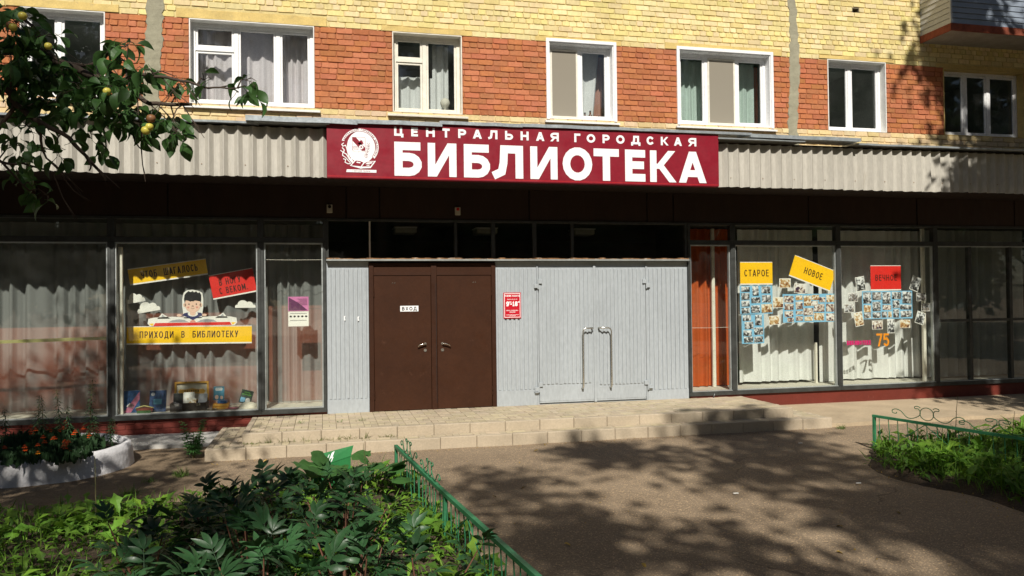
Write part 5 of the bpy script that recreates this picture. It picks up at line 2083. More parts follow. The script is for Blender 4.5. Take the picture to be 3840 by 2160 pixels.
# ================================================================== VEGETATION
def compound_leaf(r, n_side=2, L=.12, W=.035, pet=.10):
    """peony leaf: petiole with a three-leaflet end and side leaflets, along +y"""
    mb = MB()
    ribs = [(pet, 0)]
    mb.tube([(0, 0, 0), (0, pet * .5, .004), (0, pet, 0)], [.003, .0025, .002], 4, cap=False)

    def lf(y, ang, el, l, wd):
        vs, fs = leafblade(l, wd, 5, r.uniform(.15, .55), .3, mid=.45)
        m = Matrix.Rotation(ang, 3, 'Z') @ Matrix.Rotation(el, 3, 'X')
        mb.add([m @ Vector(v) + Vector((0, y, 0)) for v in vs], fs)

    lf(pet, r.uniform(-.1, .1), r.uniform(-.1, .2), L * r.uniform(1, 1.2), W * 1.1)
    for s in (-1, 1):
        lf(pet * .98, s * r.uniform(.45, .7), r.uniform(-.1, .25), L * r.uniform(.85, 1.1), W)
        for k in range(n_side):
            lf(pet * (.75 - .35 * k), s * r.uniform(.8, 1.25), r.uniform(-.1, .3), L * r.uniform(.7, 1.0), W * .9)
    return mb.mesh('leaf', 'leaf_peony', smooth=True)


pr = random.Random(5)
PLEAF = [compound_leaf(pr, pr.choice((1, 1, 2)), pr.uniform(.13, .18), pr.uniform(.036, .048), pr.uniform(.09, .14)) for _ in range(10)]


def place_leaf(name, me, pos, d, parent, roll=0.0, s=1.0):
    m = orient(d, roll)
    o = put(name, me, pos, parent)
    o.rotation_euler = m.to_euler()
    o.scale = (s, s, s)
    return o


def peony(x, y, h, nst, label, seed, spread=.35):
    r = random.Random(seed)
    t = thing('peony_bush', (x, y, .05), label, 'peony', 'peonies in the left bed')
    st = MB()
    for k in range(nst):
        a = 2 * math.pi * k / nst + r.uniform(-.4, .4)
        q = spread * r.uniform(.3, 1.0)
        hh = h * r.uniform(.8, 1.08)
        top = Vector((x + math.cos(a) * q, y + math.sin(a) * q, hh))
        base = Vector((x + math.cos(a) * .04, y + math.sin(a) * .04, .03))
        mid = base.lerp(top, .5) + Vector((math.cos(a), math.sin(a), 0)) * -.03
        st.tube([base, mid, top], [.008, .007, .004], 5)
        nl = 6
        for j in range(nl):
            tt = .38 + .62 * j / (nl - 1)
            p = base.lerp(mid, tt * 2) if tt < .5 else mid.lerp(top, tt * 2 - 1)
            b = j * 2.4 + a + r.uniform(-.3, .3)
            el = r.uniform(.15, .75) + (.45 if j > nl - 3 else 0)
            d = Vector((math.cos(b) * math.cos(el), math.sin(b) * math.cos(el), math.sin(el)))
            place_leaf('leaf', r.choice(PLEAF), p, d, t, r.uniform(-.5, .5), r.uniform(.8, 1.15) * (.8 if j == nl - 1 else 1))
    st.build('stems', 'stem_red', t)
    return t


for i, (x, y, h, ns, lb) in enumerate((
        (-.85, -6.75, .6, 7, 'peony bush at the back left of the bed, nearest the planter'),
        (-.3, -6.7, .66, 7, 'dark green peony bush rising in front of the beige steps'),
        (.2, -6.45, .58, 6, 'peony bush just below the green metal sheet'),
        (-1.15, -7.6, .62, 6, 'peony bush at the left behind the sunlit weeds'),
        (-.5, -7.6, .7, 8, 'full peony bush in the middle of the bed'),
        (.12, -7.55, .74, 7, 'tall peony bush with reddish stems left of the fence post'),
        (-.95, -8.5, .62, 6, 'peony bush at the bottom edge, second from the left corner'),
        (-.35, -8.6, .7, 7, 'large peony bush at the bottom edge of the view, centre left'),
        (.18, -8.55, .72, 7, 'peony bush at the bottom edge with long pale stems'),
        (.55, -8.6, .6, 3, 'thin peony with few leaves beside the fence, bottom centre'),
        (-1.5, -8.75, .42, 4, 'low peony in the bottom left corner among weeds'))):
    peony(x, y, h, ns, lb, 50 + i)


# low weeds, grass: uncountable
def weeds(name, region, n, hmin, hmax, label, x0, x1, y0, y1, seed, kind_mix=.55, wide=1.0, zoff=.0, edge=.0):
    r = random.Random(seed)
    mb = MB()
    got = 0
    tries = 0
    while got < n and tries < n * 12:
        tries += 1
        x, y = r.uniform(x0, x1), r.uniform(y0, y1)
        d = region(x, y)
        if d < edge + r.uniform(-.05, .08):
            continue
        dens = .5 + .5 * math.sin(x * 2.3 + 1.2 * math.sin(y * 3.1)) * math.sin(y * 2.9 + x)
        if r.random() > .35 + .65 * dens:
            continue
        got += 1
        hs = r.uniform(hmin, hmax) * (.6 + .6 * dens)
        k = r.uniform(.55, 1.25)
        yl = r.random()
        c = mul((.115 + .07 * yl, .27 + .06 * yl, .03), k)
        base = Vector((x, y, zoff + min(.05, max(0, d * .3))))
        a = r.uniform(0, 6.283)
        if r.random() < kind_mix:       # broad jagged weed leaf
            el = r.uniform(.25, 1.3)
            dv = Vector((math.cos(a) * math.cos(el), math.sin(a) * math.cos(el), math.sin(el)))
            L_ = hs * r.uniform(.8, 1.3)
            vs, fs = leafblade(L_, L_ * r.uniform(.25, .45) * wide, 5, r.uniform(.3, .8), .25, jag=.35, mid=.6)
            mt = orient(dv, r.uniform(-.6, .6))
            b2 = base + Vector((0, 0, r.uniform(0, hs * .7)))
            mb.add([mt @ Vector(v) + b2 for v in vs], fs, c)
        else:                            # grass blade
            el = r.uniform(.9, 1.5)
            dv = Vector((math.cos(a) * math.cos(el), math.sin(a) * math.cos(el), math.sin(el)))
            L_ = hs * r.uniform(1.0, 1.8)
            vs, fs = leafblade(L_, .008 + .006 * r.random(), 3, r.uniform(.1, .6), .1, mid=.3)
            mt = orient(dv, r.uniform(-1, 1))
            mb.add([mt @ Vector(v) + base for v in vs], fs, c)
    return mb.build(name, 'leaf_bright', None, kind='stuff', label=label)


weeds('weed_cover', left_bed, 9500, .08, .19, 'bright green weeds and grass covering the left bed', -3.4, 1.35, -9.4, -3.95, 11)
weeds('verge_weeds', right_bed, 19000, .12, .28, 'tangled green weeds and grass around the right fence', 6.5, 12.5, -9.5, -3.7, 12, .36, .75)


def patch(x, y, rad, n, h, seed):
    r = random.Random(seed)
    mb = MB()
    for i in range(n):
        a, q = r.uniform(0, 6.283), rad * math.sqrt(r.random())
        b = r.uniform(0, 6.283)
        el = r.uniform(.6, 1.4)
        L_ = h * r.uniform(.5, 1.2)
        vs, fs = leafblade(L_, .007, 3, r.uniform(.1, .7), .1, mid=.3)
        mt = orient(Vector((math.cos(b) * math.cos(el), math.sin(b) * math.cos(el), math.sin(el))))
        mb.add([mt @ Vector(v) + Vector((x + q * math.cos(a), y + q * math.sin(a), -.01)) for v in vs], fs, mul((.12, .22, .035), r.uniform(.6, 1.2)))
    return mb


for i, (x, y, rad, n, h, lb) in enumerate(((-2.1, -3.75, .1, 110, .17, 'small grass tuft on bare ground, nearer the planter'), (-1.72, -2.85, .09, 90, .16, 'small grass tuft on bare ground, nearer the steps'), (-2.05, -3.1, .08, 50, .1, 'low dark tuft between the two grass tufts'), (8.0, -2.15, .08, 50, .1, 'grass tuft at the right corner of the lower step'))):
    patch(x, y, rad, n, h, 30 + i).build('grass_tuft', 'leaf_bright', None, label=lb, cat='grass', group='grass tufts on the bare ground')
for i, (x, y, lb) in enumerate(((-.35, -.9, 'tiny weed sprig on the landing left of the brown doors'), (.22, -1.0, 'small weed sprig on the landing below the left grey slats'), (.55, -.95, 'flat weed sprig on the landing near the brown door corner'))):
    q = patch(x, y, .04, 16, .07, 60 + i)
    q.v = [(a, b, c + .3) for a, b, c in q.v]
    q.build('grass_tuft', 'leaf_bright', None, label=lb, cat='grass', group='weed sprigs on the landing')
mb = MB()
r5 = random.Random(9)
for x in [-1.05, -.98, -.9, -.8, -.62, -.5, -.42, -.3, -.1, .08, .2, .35, .42, .55, .6, .8, .9] + [r5.uniform(-1.1, 1.2) for _ in range(16)]:
    q = patch(x, -1.69, .035, 9, r5.uniform(.05, .16), int(x * 1000) % 997)
    mb.add([(a, b, c + .15) for a, b, c in q.v], q.f, (.16, .2, .04))
mb.build('step_grass', 'leaf_bright', None, kind='stuff', label='thin grass growing in the joint of the upper step')


def big_leaf(r, rad):
    mb = MB()
    n = 14
    vs = [(0, rad * .12, 0)]
    for ring_ in (.55, 1.0):
        for i in range(n):
            a = -math.pi / 2 + .25 + (2 * math.pi - .5) * i / (n - 1)
            q = rad * ring_ * (1 + .1 * math.sin(i * 2.7) * ring_) * (1.0 + .12 * math.sin(a))
            vs.append((q * math.cos(a), q * math.sin(a) + rad * .85, -.12 * rad * ring_ ** 2 * (1 + .5 * math.sin(i * 1.9)) + .06 * rad))
    fs = [(0, i + 1, i + 2) for i in range(n - 1)]
    fs += [(i + 1, n + i + 1, n + i + 2, i + 2) for i in range(n - 1)]
    mb.add(vs, fs)
    return mb.mesh('leaf', 'leaf_burdock', smooth=True)


br = random.Random(3)
BIGL = [big_leaf(br, q) for q in (.1, .115, .13)]
for k, (cx, cy, lb) in enumerate(((.05, -4.75, 'broad-leaved plant directly in front of the green metal sheet'), (.5, -4.7, 'broad-leaved plant leaning against the end of the left fence'))):
    t = thing('burdock_plant', (cx, cy, .03), lb, 'plant', 'broad-leaved plants at the bed corner')
    st = MB()
    for j in range(13):
        a = j * 2.4
        q = .03 + .22 * br.random()
        hh = br.uniform(.18, .42)
        top = Vector((cx + q * math.cos(a), cy + q * math.sin(a), hh))
        st.tube([(cx, cy, .02), top], [.006, .004], 5)
        el = br.uniform(-.1, .5)
        place_leaf('leaf', br.choice(BIGL), top, Vector((math.cos(a) * math.cos(el), math.sin(a) * math.cos(el) - .5, math.sin(el))), t, br.uniform(-.4, .4))
    st.build('stems', 'stem', t)

# green metal sheet leaning behind the burdock
t = thing('green_metal_sheet', (.1, -4.35, 0), 'dented green painted metal sheet with white paint drips behind the bed', 'metal sheet')
mb = MB()
mb.add([(-.16, -4.42, .30), (.28, -4.28, .40), (.31, -4.25, .512), (-.10, -4.36, .445), (-.16, -4.41, .295), (.28, -4.27, .395), (.31, -4.24, .507), (-.10, -4.35, .44)],
       [(0, 1, 2, 3), (7, 6, 5, 4), (0, 4, 5, 1), (1, 5, 6, 2), (2, 6, 7, 3), (3, 7, 4, 0)])
mb.build('top_flange', 'board_green', t)
mb = MB()
mb.add([(-.13, -4.40, -.01), (.27, -4.27, -.01), (.28, -4.275, .398), (-.16, -4.415, .298), (-.13, -4.38, -.01), (.27, -4.25, -.01), (.28, -4.26, .398), (-.16, -4.40, .298)],
       [(0, 1, 2, 3), (7, 6, 5, 4), (0, 4, 5, 1), (1, 5, 6, 2), (2, 6, 7, 3), (3, 7, 4, 0)])
mb.build('body', 'board_green', t)
mb = MB()
nrm = Vector((.44, .14, .1)).cross(Vector((.06, .06, .145))).normalized() * -1
A, B_, C_, D_ = Vector((-.16, -4.42, .30)), Vector((.28, -4.28, .40)), Vector((.31, -4.25, .512)), Vector((-.10, -4.36, .445))
for u0, u1, v0, v1 in ((.36, .385, .3, .75), (.43, .45, .1, .85), (.45, .50, .35, .9), (.49, .52, .05, .45), (.33, .35, .1, .3)):
    pp = [A.lerp(B_, u).lerp(D_.lerp(C_, u), v) - Vector((0, .004, -.003)) for u, v in ((u0, v0), (u1, v0 + .04), (u1 + .01, v1), (u0 + .012, v1 - .03))]
    mb.add(pp, [(0, 1, 2, 3)])
mb.build('paint_drips', 'sign_white', t)


# fences
def spiral(c, d, up, r0_, turns, n=14, s=1):
    out = []
    for i in range(n + 1):
        q = i / n
        a = turns * 2 * math.pi * q
        rr = r0_ * (1 - .72 * q)
        out.append(c + d * (s * rr * math.cos(a)) + up * (rr * math.sin(a)))
    return out


def scroll_motif(parent, p, d, W_, H_, kind):
    """wrought curls standing on the rail at p, running along d"""
    up = Vector((0, 0, 1))
    q = lambda u, v: p + d * (u * W_) + up * (v * H_)
    curve = []
    for s in (-1, 1):
        if kind == 0:    # ring in the middle with an S-scroll on each side
            pts = [q(s * .12, .95), q(s * .17, 1.04), q(s * .23, .98), q(s * .22, .84), q(s * .16, .84), q(s * .12, .55), q(s * .17, .25), q(s * .3, .04), q(s * .4, .12), q(s * .5, .5), q(s * .6, .62), q(s * .68, .5), q(s * .67, .3), q(s * .6, .28), q(s * .59, .4)]
        else:            # two curls back to back
            pts = [q(s * .08, .9), q(s * .12, .78), q(s * .2, .82), q(s * .2, .98), q(s * .1, 1.05), q(s * .02, .95), q(s * .03, .6), q(s * .1, .3), q(s * .26, .03), q(s * .4, .12), q(s * .5, .45), q(s * .6, .58), q(s * .68, .45), q(s * .66, .26), q(s * .59, .28), q(s * .59, .38)]
        # smooth
        sm_ = []
        for i in range(len(pts) - 1):
            p0, p1, p2, p3 = pts[max(i - 1, 0)], pts[i], pts[i + 1], pts[min(i + 2, len(pts) - 1)]
            for k in range(3):
                t_ = k / 3
                sm_.append(.5 * ((2 * p1) + (p2 - p0) * t_ + (2 * p0 - 5 * p1 + 4 * p2 - p3) * t_ ** 2 + (3 * p1 - p0 - 3 * p2 + p3) * t_ ** 3))
        sm_.append(pts[-1])
        mb = MB()
        mb.tube(sm_, .0055, 5)
        mb.build('scroll', 'fence_green', parent, smooth=True)
    if kind == 0:
        mb = MB()
        c = q(0, .52)
        ring_ = [c + d * (.13 * W_ * math.cos(2 * math.pi * i / 20)) + up * (.48 * H_ * math.sin(2 * math.pi * i / 20)) for i in range(21)]
        mb.tube(ring_, .0055, 5)
        mb.build('ring', 'fence_green', parent, smooth=True)


def fence(label, P0, P1, h0, npick, posts, motifs, braces=()):
    P0, P1 = Vector(P0), Vector(P1)
    L_ = (P1 - P0).length
    d = (P1 - P0).normalized()
    sd = Vector((-d.y, d.x, 0))
    up = Vector((0, 0, 1))
    t = thing('garden_fence', P0, label, 'fence', 'low green garden fences')
    hat = lambda s: h0 + .012 * math.sin(s * 1.9)

    def prism_along(a, b, wd, th, name):
        mb = MB()
        dd = (b - a).normalized()
        s2 = sd * wd / 2
        u2 = dd.cross(sd)
        u2 = u2.normalized() * th / 2
        vs = [a - s2 - u2, a + s2 - u2, a + s2 + u2, a - s2 + u2, b - s2 - u2, b + s2 - u2, b + s2 + u2, b - s2 + u2]
        mb.add(vs, [(3, 2, 1, 0), (4, 5, 6, 7), (0, 1, 5, 4), (1, 2, 6, 5), (2, 3, 7, 6), (3, 0, 4, 7)])
        return mb.build(name, 'fence_green', t)

    ps = [0] + list(posts) + [L_]
    for a, b in zip(ps, ps[1:]):
        if b - a > .05:
            prism_along(P0 + d * a + up * hat(a), P0 + d * (b - .004) + up * hat(b), .038, .034, 'top_rail')
    for s in [0.02] + list(posts):
        mb = MB()
        q = P0 + d * s
        a_, b_ = .017, hat(s) - .02
        vs = []
        for zz in (-.12, b_):
            vs += [q + d * i * a_ + sd * j * a_ + up * zz for i, j in ((-1, -1), (1, -1), (1, 1), (-1, 1))]
        mb.add(vs, [(3, 2, 1, 0), (4, 5, 6, 7), (0, 1, 5, 4), (1, 2, 6, 5), (2, 3, 7, 6), (3, 0, 4, 7)])
        mb.build('post', 'fence_green', t)
    for i in range(npick):
        s = L_ * (i + .7) / npick
        q = P0 + d * s
        mb = MB()
        bw_ = U(-.012, .012)
        mb.tube([q + up * .03, q + up * .2 + sd * bw_ + d * bw_, q + up * (hat(s) - .015)], .0055, 5)
        mb.build('picket', 'fence_green', t)
    for s, wd, hh, kind in motifs:
        scroll_motif(t, P0 + d * s + up * (hat(s) + .02), d, wd, hh, kind)
    for s0, v0, s1, v1 in braces:
        mb = MB()
        mb.tube([P0 + d * s0 + up * v0 - sd * .012, P0 + d * s1 + up * v1 - sd * .012], .0055, 5)
        mb.build('brace', 'fence_green', t)
    return t


fence('low green iron fence with scrolls edging the left flower bed', (.79, -4.1, 0), (1.41, -10.6, 0), .45, 48, (2.35, 4.6), ((.75, .62, .15, 0), (1.75, .6, .14, 0)), ((2.5, .1, 3.1, .42), (3.1, .42, 3.7, .1)))
fence('low green iron fence with scrolls edging the weedy verge at right', (7.38, -3.72, 0), (8.75, -9.6, 0), .45, 42, (2.2, 4.2), ((.82, .75, .17, 0), (1.75, .72, .15, 1), (3.0, .7, .15, 0)), ((.35, .12, .8, .43), (.8, .43, 1.3, .1)))

# curved whitewashed planter
px_, py_, pr_ = -3.62, -1.9, 1.08
ring_o, ring_i = [], []
mb = MB()
n = 40
vs = []
for i in range(n):
    a = 2 * math.pi * i / n
    wob = 1 + .006 * math.sin(i * 2.3)
    for rr, zz in ((pr_ * wob + .015, -.03), (pr_ * wob - .01, .2), (pr_ * wob - .03, .29 + U(-.01, .01)), (pr_ * wob - .09, .3 + U(-.01, .01)), (pr_ * wob - .12, .2)):
        vs.append((px_ + rr * 1.05 * math.cos(a), py_ + rr * .97 * math.sin(a), zz))
fs = []
for i in range(n):
    for j in range(4):
        fs.append((i * 5 + j, ((i + 1) % n) * 5 + j, ((i + 1) % n) * 5 + j + 1, i * 5 + j + 1))
mb.add(vs, fs)
t = thing('flower_planter', (px_, py_, 0), 'round whitewashed concrete flower planter at the left', 'planter')
mb.build('rim', 'whitewash', t, smooth=True)
mb = MB()
mb.lathe(px_, py_, [(pr_ * .93, .1), (pr_ * .93, .2), (pr_ * .5, .25), (.01, .27)], 24)
mb.build('earth', 'soil', t, smooth=True)

mr = random.Random(21)


def marigold(x, y, label, nf, h):
    t = thing('marigold_plant', (x, y, .22), label, 'marigold', 'marigolds in the planter')
    fo = MB()
    for i in range(240):
        a, el = mr.uniform(0, 6.28), mr.uniform(-.2, 1.2)
        L_ = mr.uniform(.05, .1)
        vs, fs = leafblade(L_, L_ * .25, 2, .3, .2)
        mt = orient(Vector((math.cos(a) * math.cos(el), math.sin(a) * math.cos(el), math.sin(el))))
        q = mr.uniform(0, .26)
        b = mr.uniform(0, 6.28)
        fo.add([mt @ Vector(v) + Vector((x + q * math.cos(b), y + q * math.sin(b), .22 + mr.uniform(.02, h))) for v in vs], fs)
    for i in range(4):
        a = i * 1.6
        fo.tube([(x, y, .2), (x + .06 * math.cos(a), y + .06 * math.sin(a), .22 + h * .8)], [.004, .003], 4)
    fo.build('foliage', 'leaf_dark', t)
    for i in range(nf + 2):
        a, q = mr.uniform(0, 6.28), mr.uniform(.0, .17)
        fx, fy, fz = x + q * math.cos(a), y + q * math.sin(a) - .04, .25 + h + mr.uniform(-.05, .06)
        mb = MB()
        for ring_, (rr, zz, el) in enumerate(((.038, 0, .15), (.028, .008, .6), (.017, .016, 1.0))):
            for k in range(9 - ring_ * 2):
                b = 2 * math.pi * k / (9 - ring_ * 2) + ring_
                dv = Vector((math.cos(b) * math.cos(el), math.sin(b) * math.cos(el), math.sin(el)))
                vs, fs = leafblade(rr, rr * .8, 2, .4, .1, mid=.7)
                mb.add([orient(dv) @ Vector(v) + Vector((fx, fy, fz + zz)) for v in vs], fs)
        mb.build('flower', 'marigold' if mr.random() < .85 else 'marigold_gold', t)


for x, y, nf, h, lb in ((-3.0, -2.75, 4, .16, 'marigold with a gold bloom at the right front of the planter'), (-3.25, -2.5, 4, .2, 'marigold clump behind the right front rim of the planter'), (-3.45, -2.75, 3, .15, 'marigold clump in the middle of the planter front'), (-3.75, -2.6, 2, .17, 'marigold at the left front of the planter'), (-3.35, -2.1, 4, .3, 'tall marigold clump in the planter centre'), (-3.7, -2.05, 3, .28, 'marigold left of the planter centre'), (-3.0, -2.2, 3, .22, 'marigold below the tall dark lily stem'), (-4.1, -2.4, 3, .22, 'marigold at the left edge of the view')):
    marigold(x, y, lb, nf, h)


def lily(x, y, z0, h, label, seed, nl=120, L0=.13, m='leaf_dark', name='tall_stem_plant', w_=.15, group='tall leafy stems in the planter', pal=.35):
    r = random.Random(seed)
    t = thing(name, (x, y, z0), label, 'plant', group)
    lean = Vector((r.uniform(-.06, .06), r.uniform(-.06, .06), 0))
    st = MB()
    pts = [Vector((x, y, z0)) + lean * q * q + Vector((0, 0, h * q)) for q in (0, .35, .7, 1)]
    st.tube(pts, [.006, .005, .004, .002], 5)
    st.build('stem', 'stem', t)
    fo = MB()
    for i in range(nl):
        q = .08 + .92 * i / nl
        p = Vector((x, y, z0)) + lean * q * q + Vector((0, 0, h * q))
        a = i * 2.4
        el = r.uniform(-.1, .6)
        L_ = L0 * (1.15 - .7 * q) * r.uniform(.8, 1.2)
        vs, fs = leafblade(L_, L_ * w_ * 1.4, 3, .5, .2)
        fo.add([orient(Vector((math.cos(a) * math.cos(el), math.sin(a) * math.cos(el), math.sin(el)))) @ Vector(v) + p for v in vs], fs)
    fo.build('foliage', m, t)


for i, (x, y, h, lb) in enumerate(((-2.95, -2.05, .95, 'tallest dark lily stem standing against the left mullion'), (-3.15, -2.2, .62, 'lily stem left of the tallest one'), (-3.35, -1.85, .8, 'pale tall stem rising in the planter middle'), (-3.5, -2.0, .75, 'second tall stem in the planter middle'), (-2.85, -2.3, .5, 'short lily stem at the right planter rim'), (-3.9, -2.1, .6, 'tall stem at the left of the planter'), (-4.15, -2.2, .55, 'stem at the far left edge of the planter'), (-3.7, -1.6, .7, 'stem at the back of the planter'), (-2.72, -2.0, .42, 'low stem at the far right of the planter'))):
    lily(x, y, .22, h, lb, 70 + i)
# feathery weed at the corner of the steps
t = thing('feathery_weed', (-1.74, -1.75, 0), 'feathery bright green weed at the left corner of the lower step', 'weed')
fr_ = random.Random(31)
st, fo = MB(), MB()
for k in range(16):
    a = fr_.uniform(0, 6.28)
    top = Vector((-1.74 + .15 * math.cos(a), -1.75 + .15 * math.sin(a), fr_.uniform(.25, .6)))
    st.tube([(-1.74, -1.75, -.01), top], [.004, .002], 4)
    for j in range(26):
        q = .25 + .75 * j / 26
        p = Vector((-1.74, -1.75, 0)).lerp(top, q)
        b = j * 2.4
        el = fr_.uniform(-.1, .7)
        L_ = .1 * (1.15 - .6 * q)
        dv = Vector((math.cos(b) * math.cos(el), math.sin(b) * math.cos(el), math.sin(el)))
        for s in (-.5, 0, .5):
            vs, fs = leafblade(L_, L_ * .22, 2, .3, .1)
            fo.add([orient(Matrix.Rotation(s, 3, 'Z') @ dv) @ Vector(v) + p for v in vs], fs)
st.build('stems', 'stem', t)
fo.build('foliage', 'leaf_feather', t)
for i, (x, y, z0, h, nl, lb) in enumerate(((.42, -4.9, .03, .62, 10, 'thin dry seed stalk standing left of the fence end'), (-.95, -5.2, .03, .42, 12, 'small dark weed stalk in front of the lower step'), (-2.05, -5.3, .03, .7, 12, 'thin weed stalk in front of the white planter'), (8.15, -4.35, .03, .75, 16, 'tall thin weed rising behind the right fence'), (8.5, -4.9, .03, .6, 14, 'second thin weed behind the right fence'))):
    lily(x, y, z0, h, lb, 90 + i, nl, .05, 'leaf_dark' if i < 3 else 'leaf_feather', 'weed_stalk', .18, 'thin weed stalks')

# fallen leaves and bits on the asphalt
lt = MB()
lr = random.Random(44)
for i in range(420):
    k = lr.random()
    if k < .4:
        x, y = lr.uniform(-1.6, 8), -2.0 - abs(lr.gauss(0, .12))
    elif k < .65:
        x, y = 6.5 + lr.gauss(0, .15), lr.uniform(-7.5, -4.2)
    elif k < .85:
        x, y = lr.uniform(-3, .7), -4.1 + lr.gauss(0, .2)
    else:
        x, y = lr.uniform(1.3, 6.5), lr.uniform(-8.5, -2.2)
    L_ = lr.uniform(.012, .035)
    vs, fs = leafblade(L_, L_ * .5, 2, .5, .5)
    mt = Matrix.Rotation(lr.uniform(0, 6.28), 3, 'Z') @ Matrix.Rotation(lr.uniform(-.5, .5), 3, 'X')
    lt.add([mt @ Vector(v) + Vector((x, y, .004)) for v in vs], fs)
lt.build('leaf_litter', 'dead_leaf', None, kind='stuff', label='dry leaf crumbs along the kerb, fence and verge')
LM = [None] * 3
for i in range(3):
    mb = MB()
    vs, fs = leafblade(.06, .032, 3, .5, .4)
    mb.add(vs, fs)
    LM[i] = mb.mesh('fallen_leaf', 'dead_leaf')
fal = [(2.9, -2.55, 'yellow fallen leaf just below the lower step, left of the door centre'), (.95, -2.35, 'yellow fallen leaf below the step near the fence scrolls'), (2.2, -4.6, 'small yellow leaf on the asphalt right of the left fence'), (1.75, -4.9, 'small yellow leaf close to the left fence'), (2.0, -6.7, 'curled brown leaf on the asphalt by the fence post'), (2.45, -7.35, 'long dry leaf on the asphalt at the bottom centre'), (5.4, -6.6, 'pale star-shaped fallen leaf at the lower right of the asphalt'), (4.6, -6.9, 'small yellowish leaf left of the pale fallen leaf'), (-.75, -2.15, 'brown leaf at the foot of the left step block'), (-1.35, -3.2, 'reddish leaf near the small grass tuft'), (4.1, -7.5, 'thin pale leaf at the bottom of the asphalt'), (3.1, -2.1, 'yellow leaf lying on the edge of the lower step')]
for i, (x, y, lb) in enumerate(fal):
    put('fallen_leaf', LM[i % 3], (x, y, .158 if y > -1.98 + 0 and y < -1.6 else .006), None, rot=(U(-.2, .2), U(-.2, .2), U(0, 6)), scale=U(.8, 1.5), label=lb, cat='leaf', group='fallen leaves on the asphalt')
for i, (x, y, lb) in enumerate(((6.65, -3.1, 'white scrap of paper lying near the right step corner'), (4.3, -5.5, 'thin white cigarette end on the asphalt'), (5.85, -5.45, 'tiny white scrap in the sunlit asphalt at right'))):
    mb = MB()
    mb.cbox(x - .03, x + .03, y - .008, y + .008, -.004, .01, .002)
    mb.build('litter_scrap', 'paper', None, label=lb, cat='litter', group='white scraps on the asphalt')

# ================================================================== APPLE TREE (trunk left of the view, one bough reaching in)
ar = random.Random(77)
apple = thing('apple_tree', (-4.3, -10.6, 0), 'apple tree bough with dark leaves and yellow apples at upper left', 'tree')
mb = MB()
mb.tube([(-4.3, -10.6, -.1), (-4.25, -10.55, .6), (-4.15, -10.5, 1.4), (-4.0, -10.4, 2.1), (-3.9, -10.5, 3.0), (-3.7, -10.9, 4.2), (-3.6, -11.2, 5.4)], [.17, .14, .125, .11, .085, .06, .03], 9)
mb.build('trunk', 'bark', apple, smooth=True)
fork = Vector((-4.0, -10.4, 2.1))
LIMBS = [
    ([(-700, 330, 3.9), (-200, 220, 3.8), (0, 187, 3.75), (120, 190, 3.75), (215, 225, 3.7), (330, 275, 3.7), (430, 320, 3.65), (510, 360, 3.6), (590, 392, 3.6), (720, 391, 3.6)], .028),
    ([(-700, 330, 3.9), (-300, 350, 3.7), (0, 330, 3.6), (60, 390, 3.6), (150, 455, 3.55), (260, 520, 3.5), (320, 590, 3.5), (395, 675, 3.5)], .02),
    ([(215, 225, 3.7), (330, 250, 3.75), (390, 215, 3.8), (440, 185, 3.8), (480, 168, 3.85)], .009),
    ([(430, 320, 3.65), (500, 285, 3.6), (580, 287, 3.55), (650, 297, 3.5), (740, 318, 3.5), (800, 330, 3.5), (890, 330, 3.5)], .008),
    ([(-200, 220, 3.8), (-40, 80, 3.9), (60, 60, 3.95), (130, 110, 3.9), (200, 190, 3.85)], .014),
    ([(60, 390, 3.6), (0, 470, 3.6), (-30, 560, 3.6), (40, 640, 3.6), (110, 715, 3.6)], .009),
    ([(260, 520, 3.5), (330, 600, 3.45), (335, 640, 3.45)], .006), ([(150, 455, 3.55), (160, 560, 3.6), (220, 640, 3.6)], .006),
    ([(0, 330, 3.6), (-60, 560, 3.7), (20, 610, 3.7), (120, 620, 3.65), (225, 650, 3.65)], .008),
    ([(430, 320, 3.65), (470, 420, 3.65), (500, 510, 3.65), (530, 560, 3.6)], .006),
    ([(330, 275, 3.7), (360, 380, 3.8), (390, 480, 3.8), (400, 590, 3.75)], .006),
]
limbpts = []
for pts, rr in LIMBS:
    wp = [at(*p) for p in pts]
    if pts[0][0] == -700:
        wp = [fork] + wp[1:]
    n = len(wp)
    mb = MB()
    fine_ = []
    for i in range(n - 1):
        p0, p1, p2, p3 = wp[max(i - 1, 0)], wp[i], wp[i + 1], wp[min(i + 2, n - 1)]
        for k in range(3):
            t_ = k / 3
            fine_.append(.5 * ((2 * p1) + (p2 - p0) * t_ + (2 * p0 - 5 * p1 + 4 * p2 - p3) * t_ ** 2 + (3 * p1 - p0 - 3 * p2 + p3) * t_ ** 3) + Vector((ar.uniform(-.006, .006), ar.uniform(-.006, .006), ar.uniform(-.006, .006))))
    fine_.append(wp[-1])
    m_ = len(fine_)
    mb.tube(fine_, [rr * (1 - .8 * i / (m_ - 1)) + .0015 for i in range(m_)], 6)
    mb.build('branch', 'twig', apple, smooth=True)
    limbpts += fine_
ALEAF = []
for i in range(8):
    mb = MB()
    L_ = ar.uniform(.06, .09)
    vs, fs = leafblade(L_, L_ * ar.uniform(.5, .62), 5, ar.uniform(.25, .75), ar.uniform(.2, .6), mid=.5)
    mb.add([(a, b + .018, c) for a, b, c in vs], fs)
    mb.tube([(0, 0, .002), (0, .02, 0)], .0011, 4, cap=False)
    ALEAF.append(mb)
AMESH = [q.mesh('leaf', 'leaf_apple', smooth=True) for q in ALEAF]
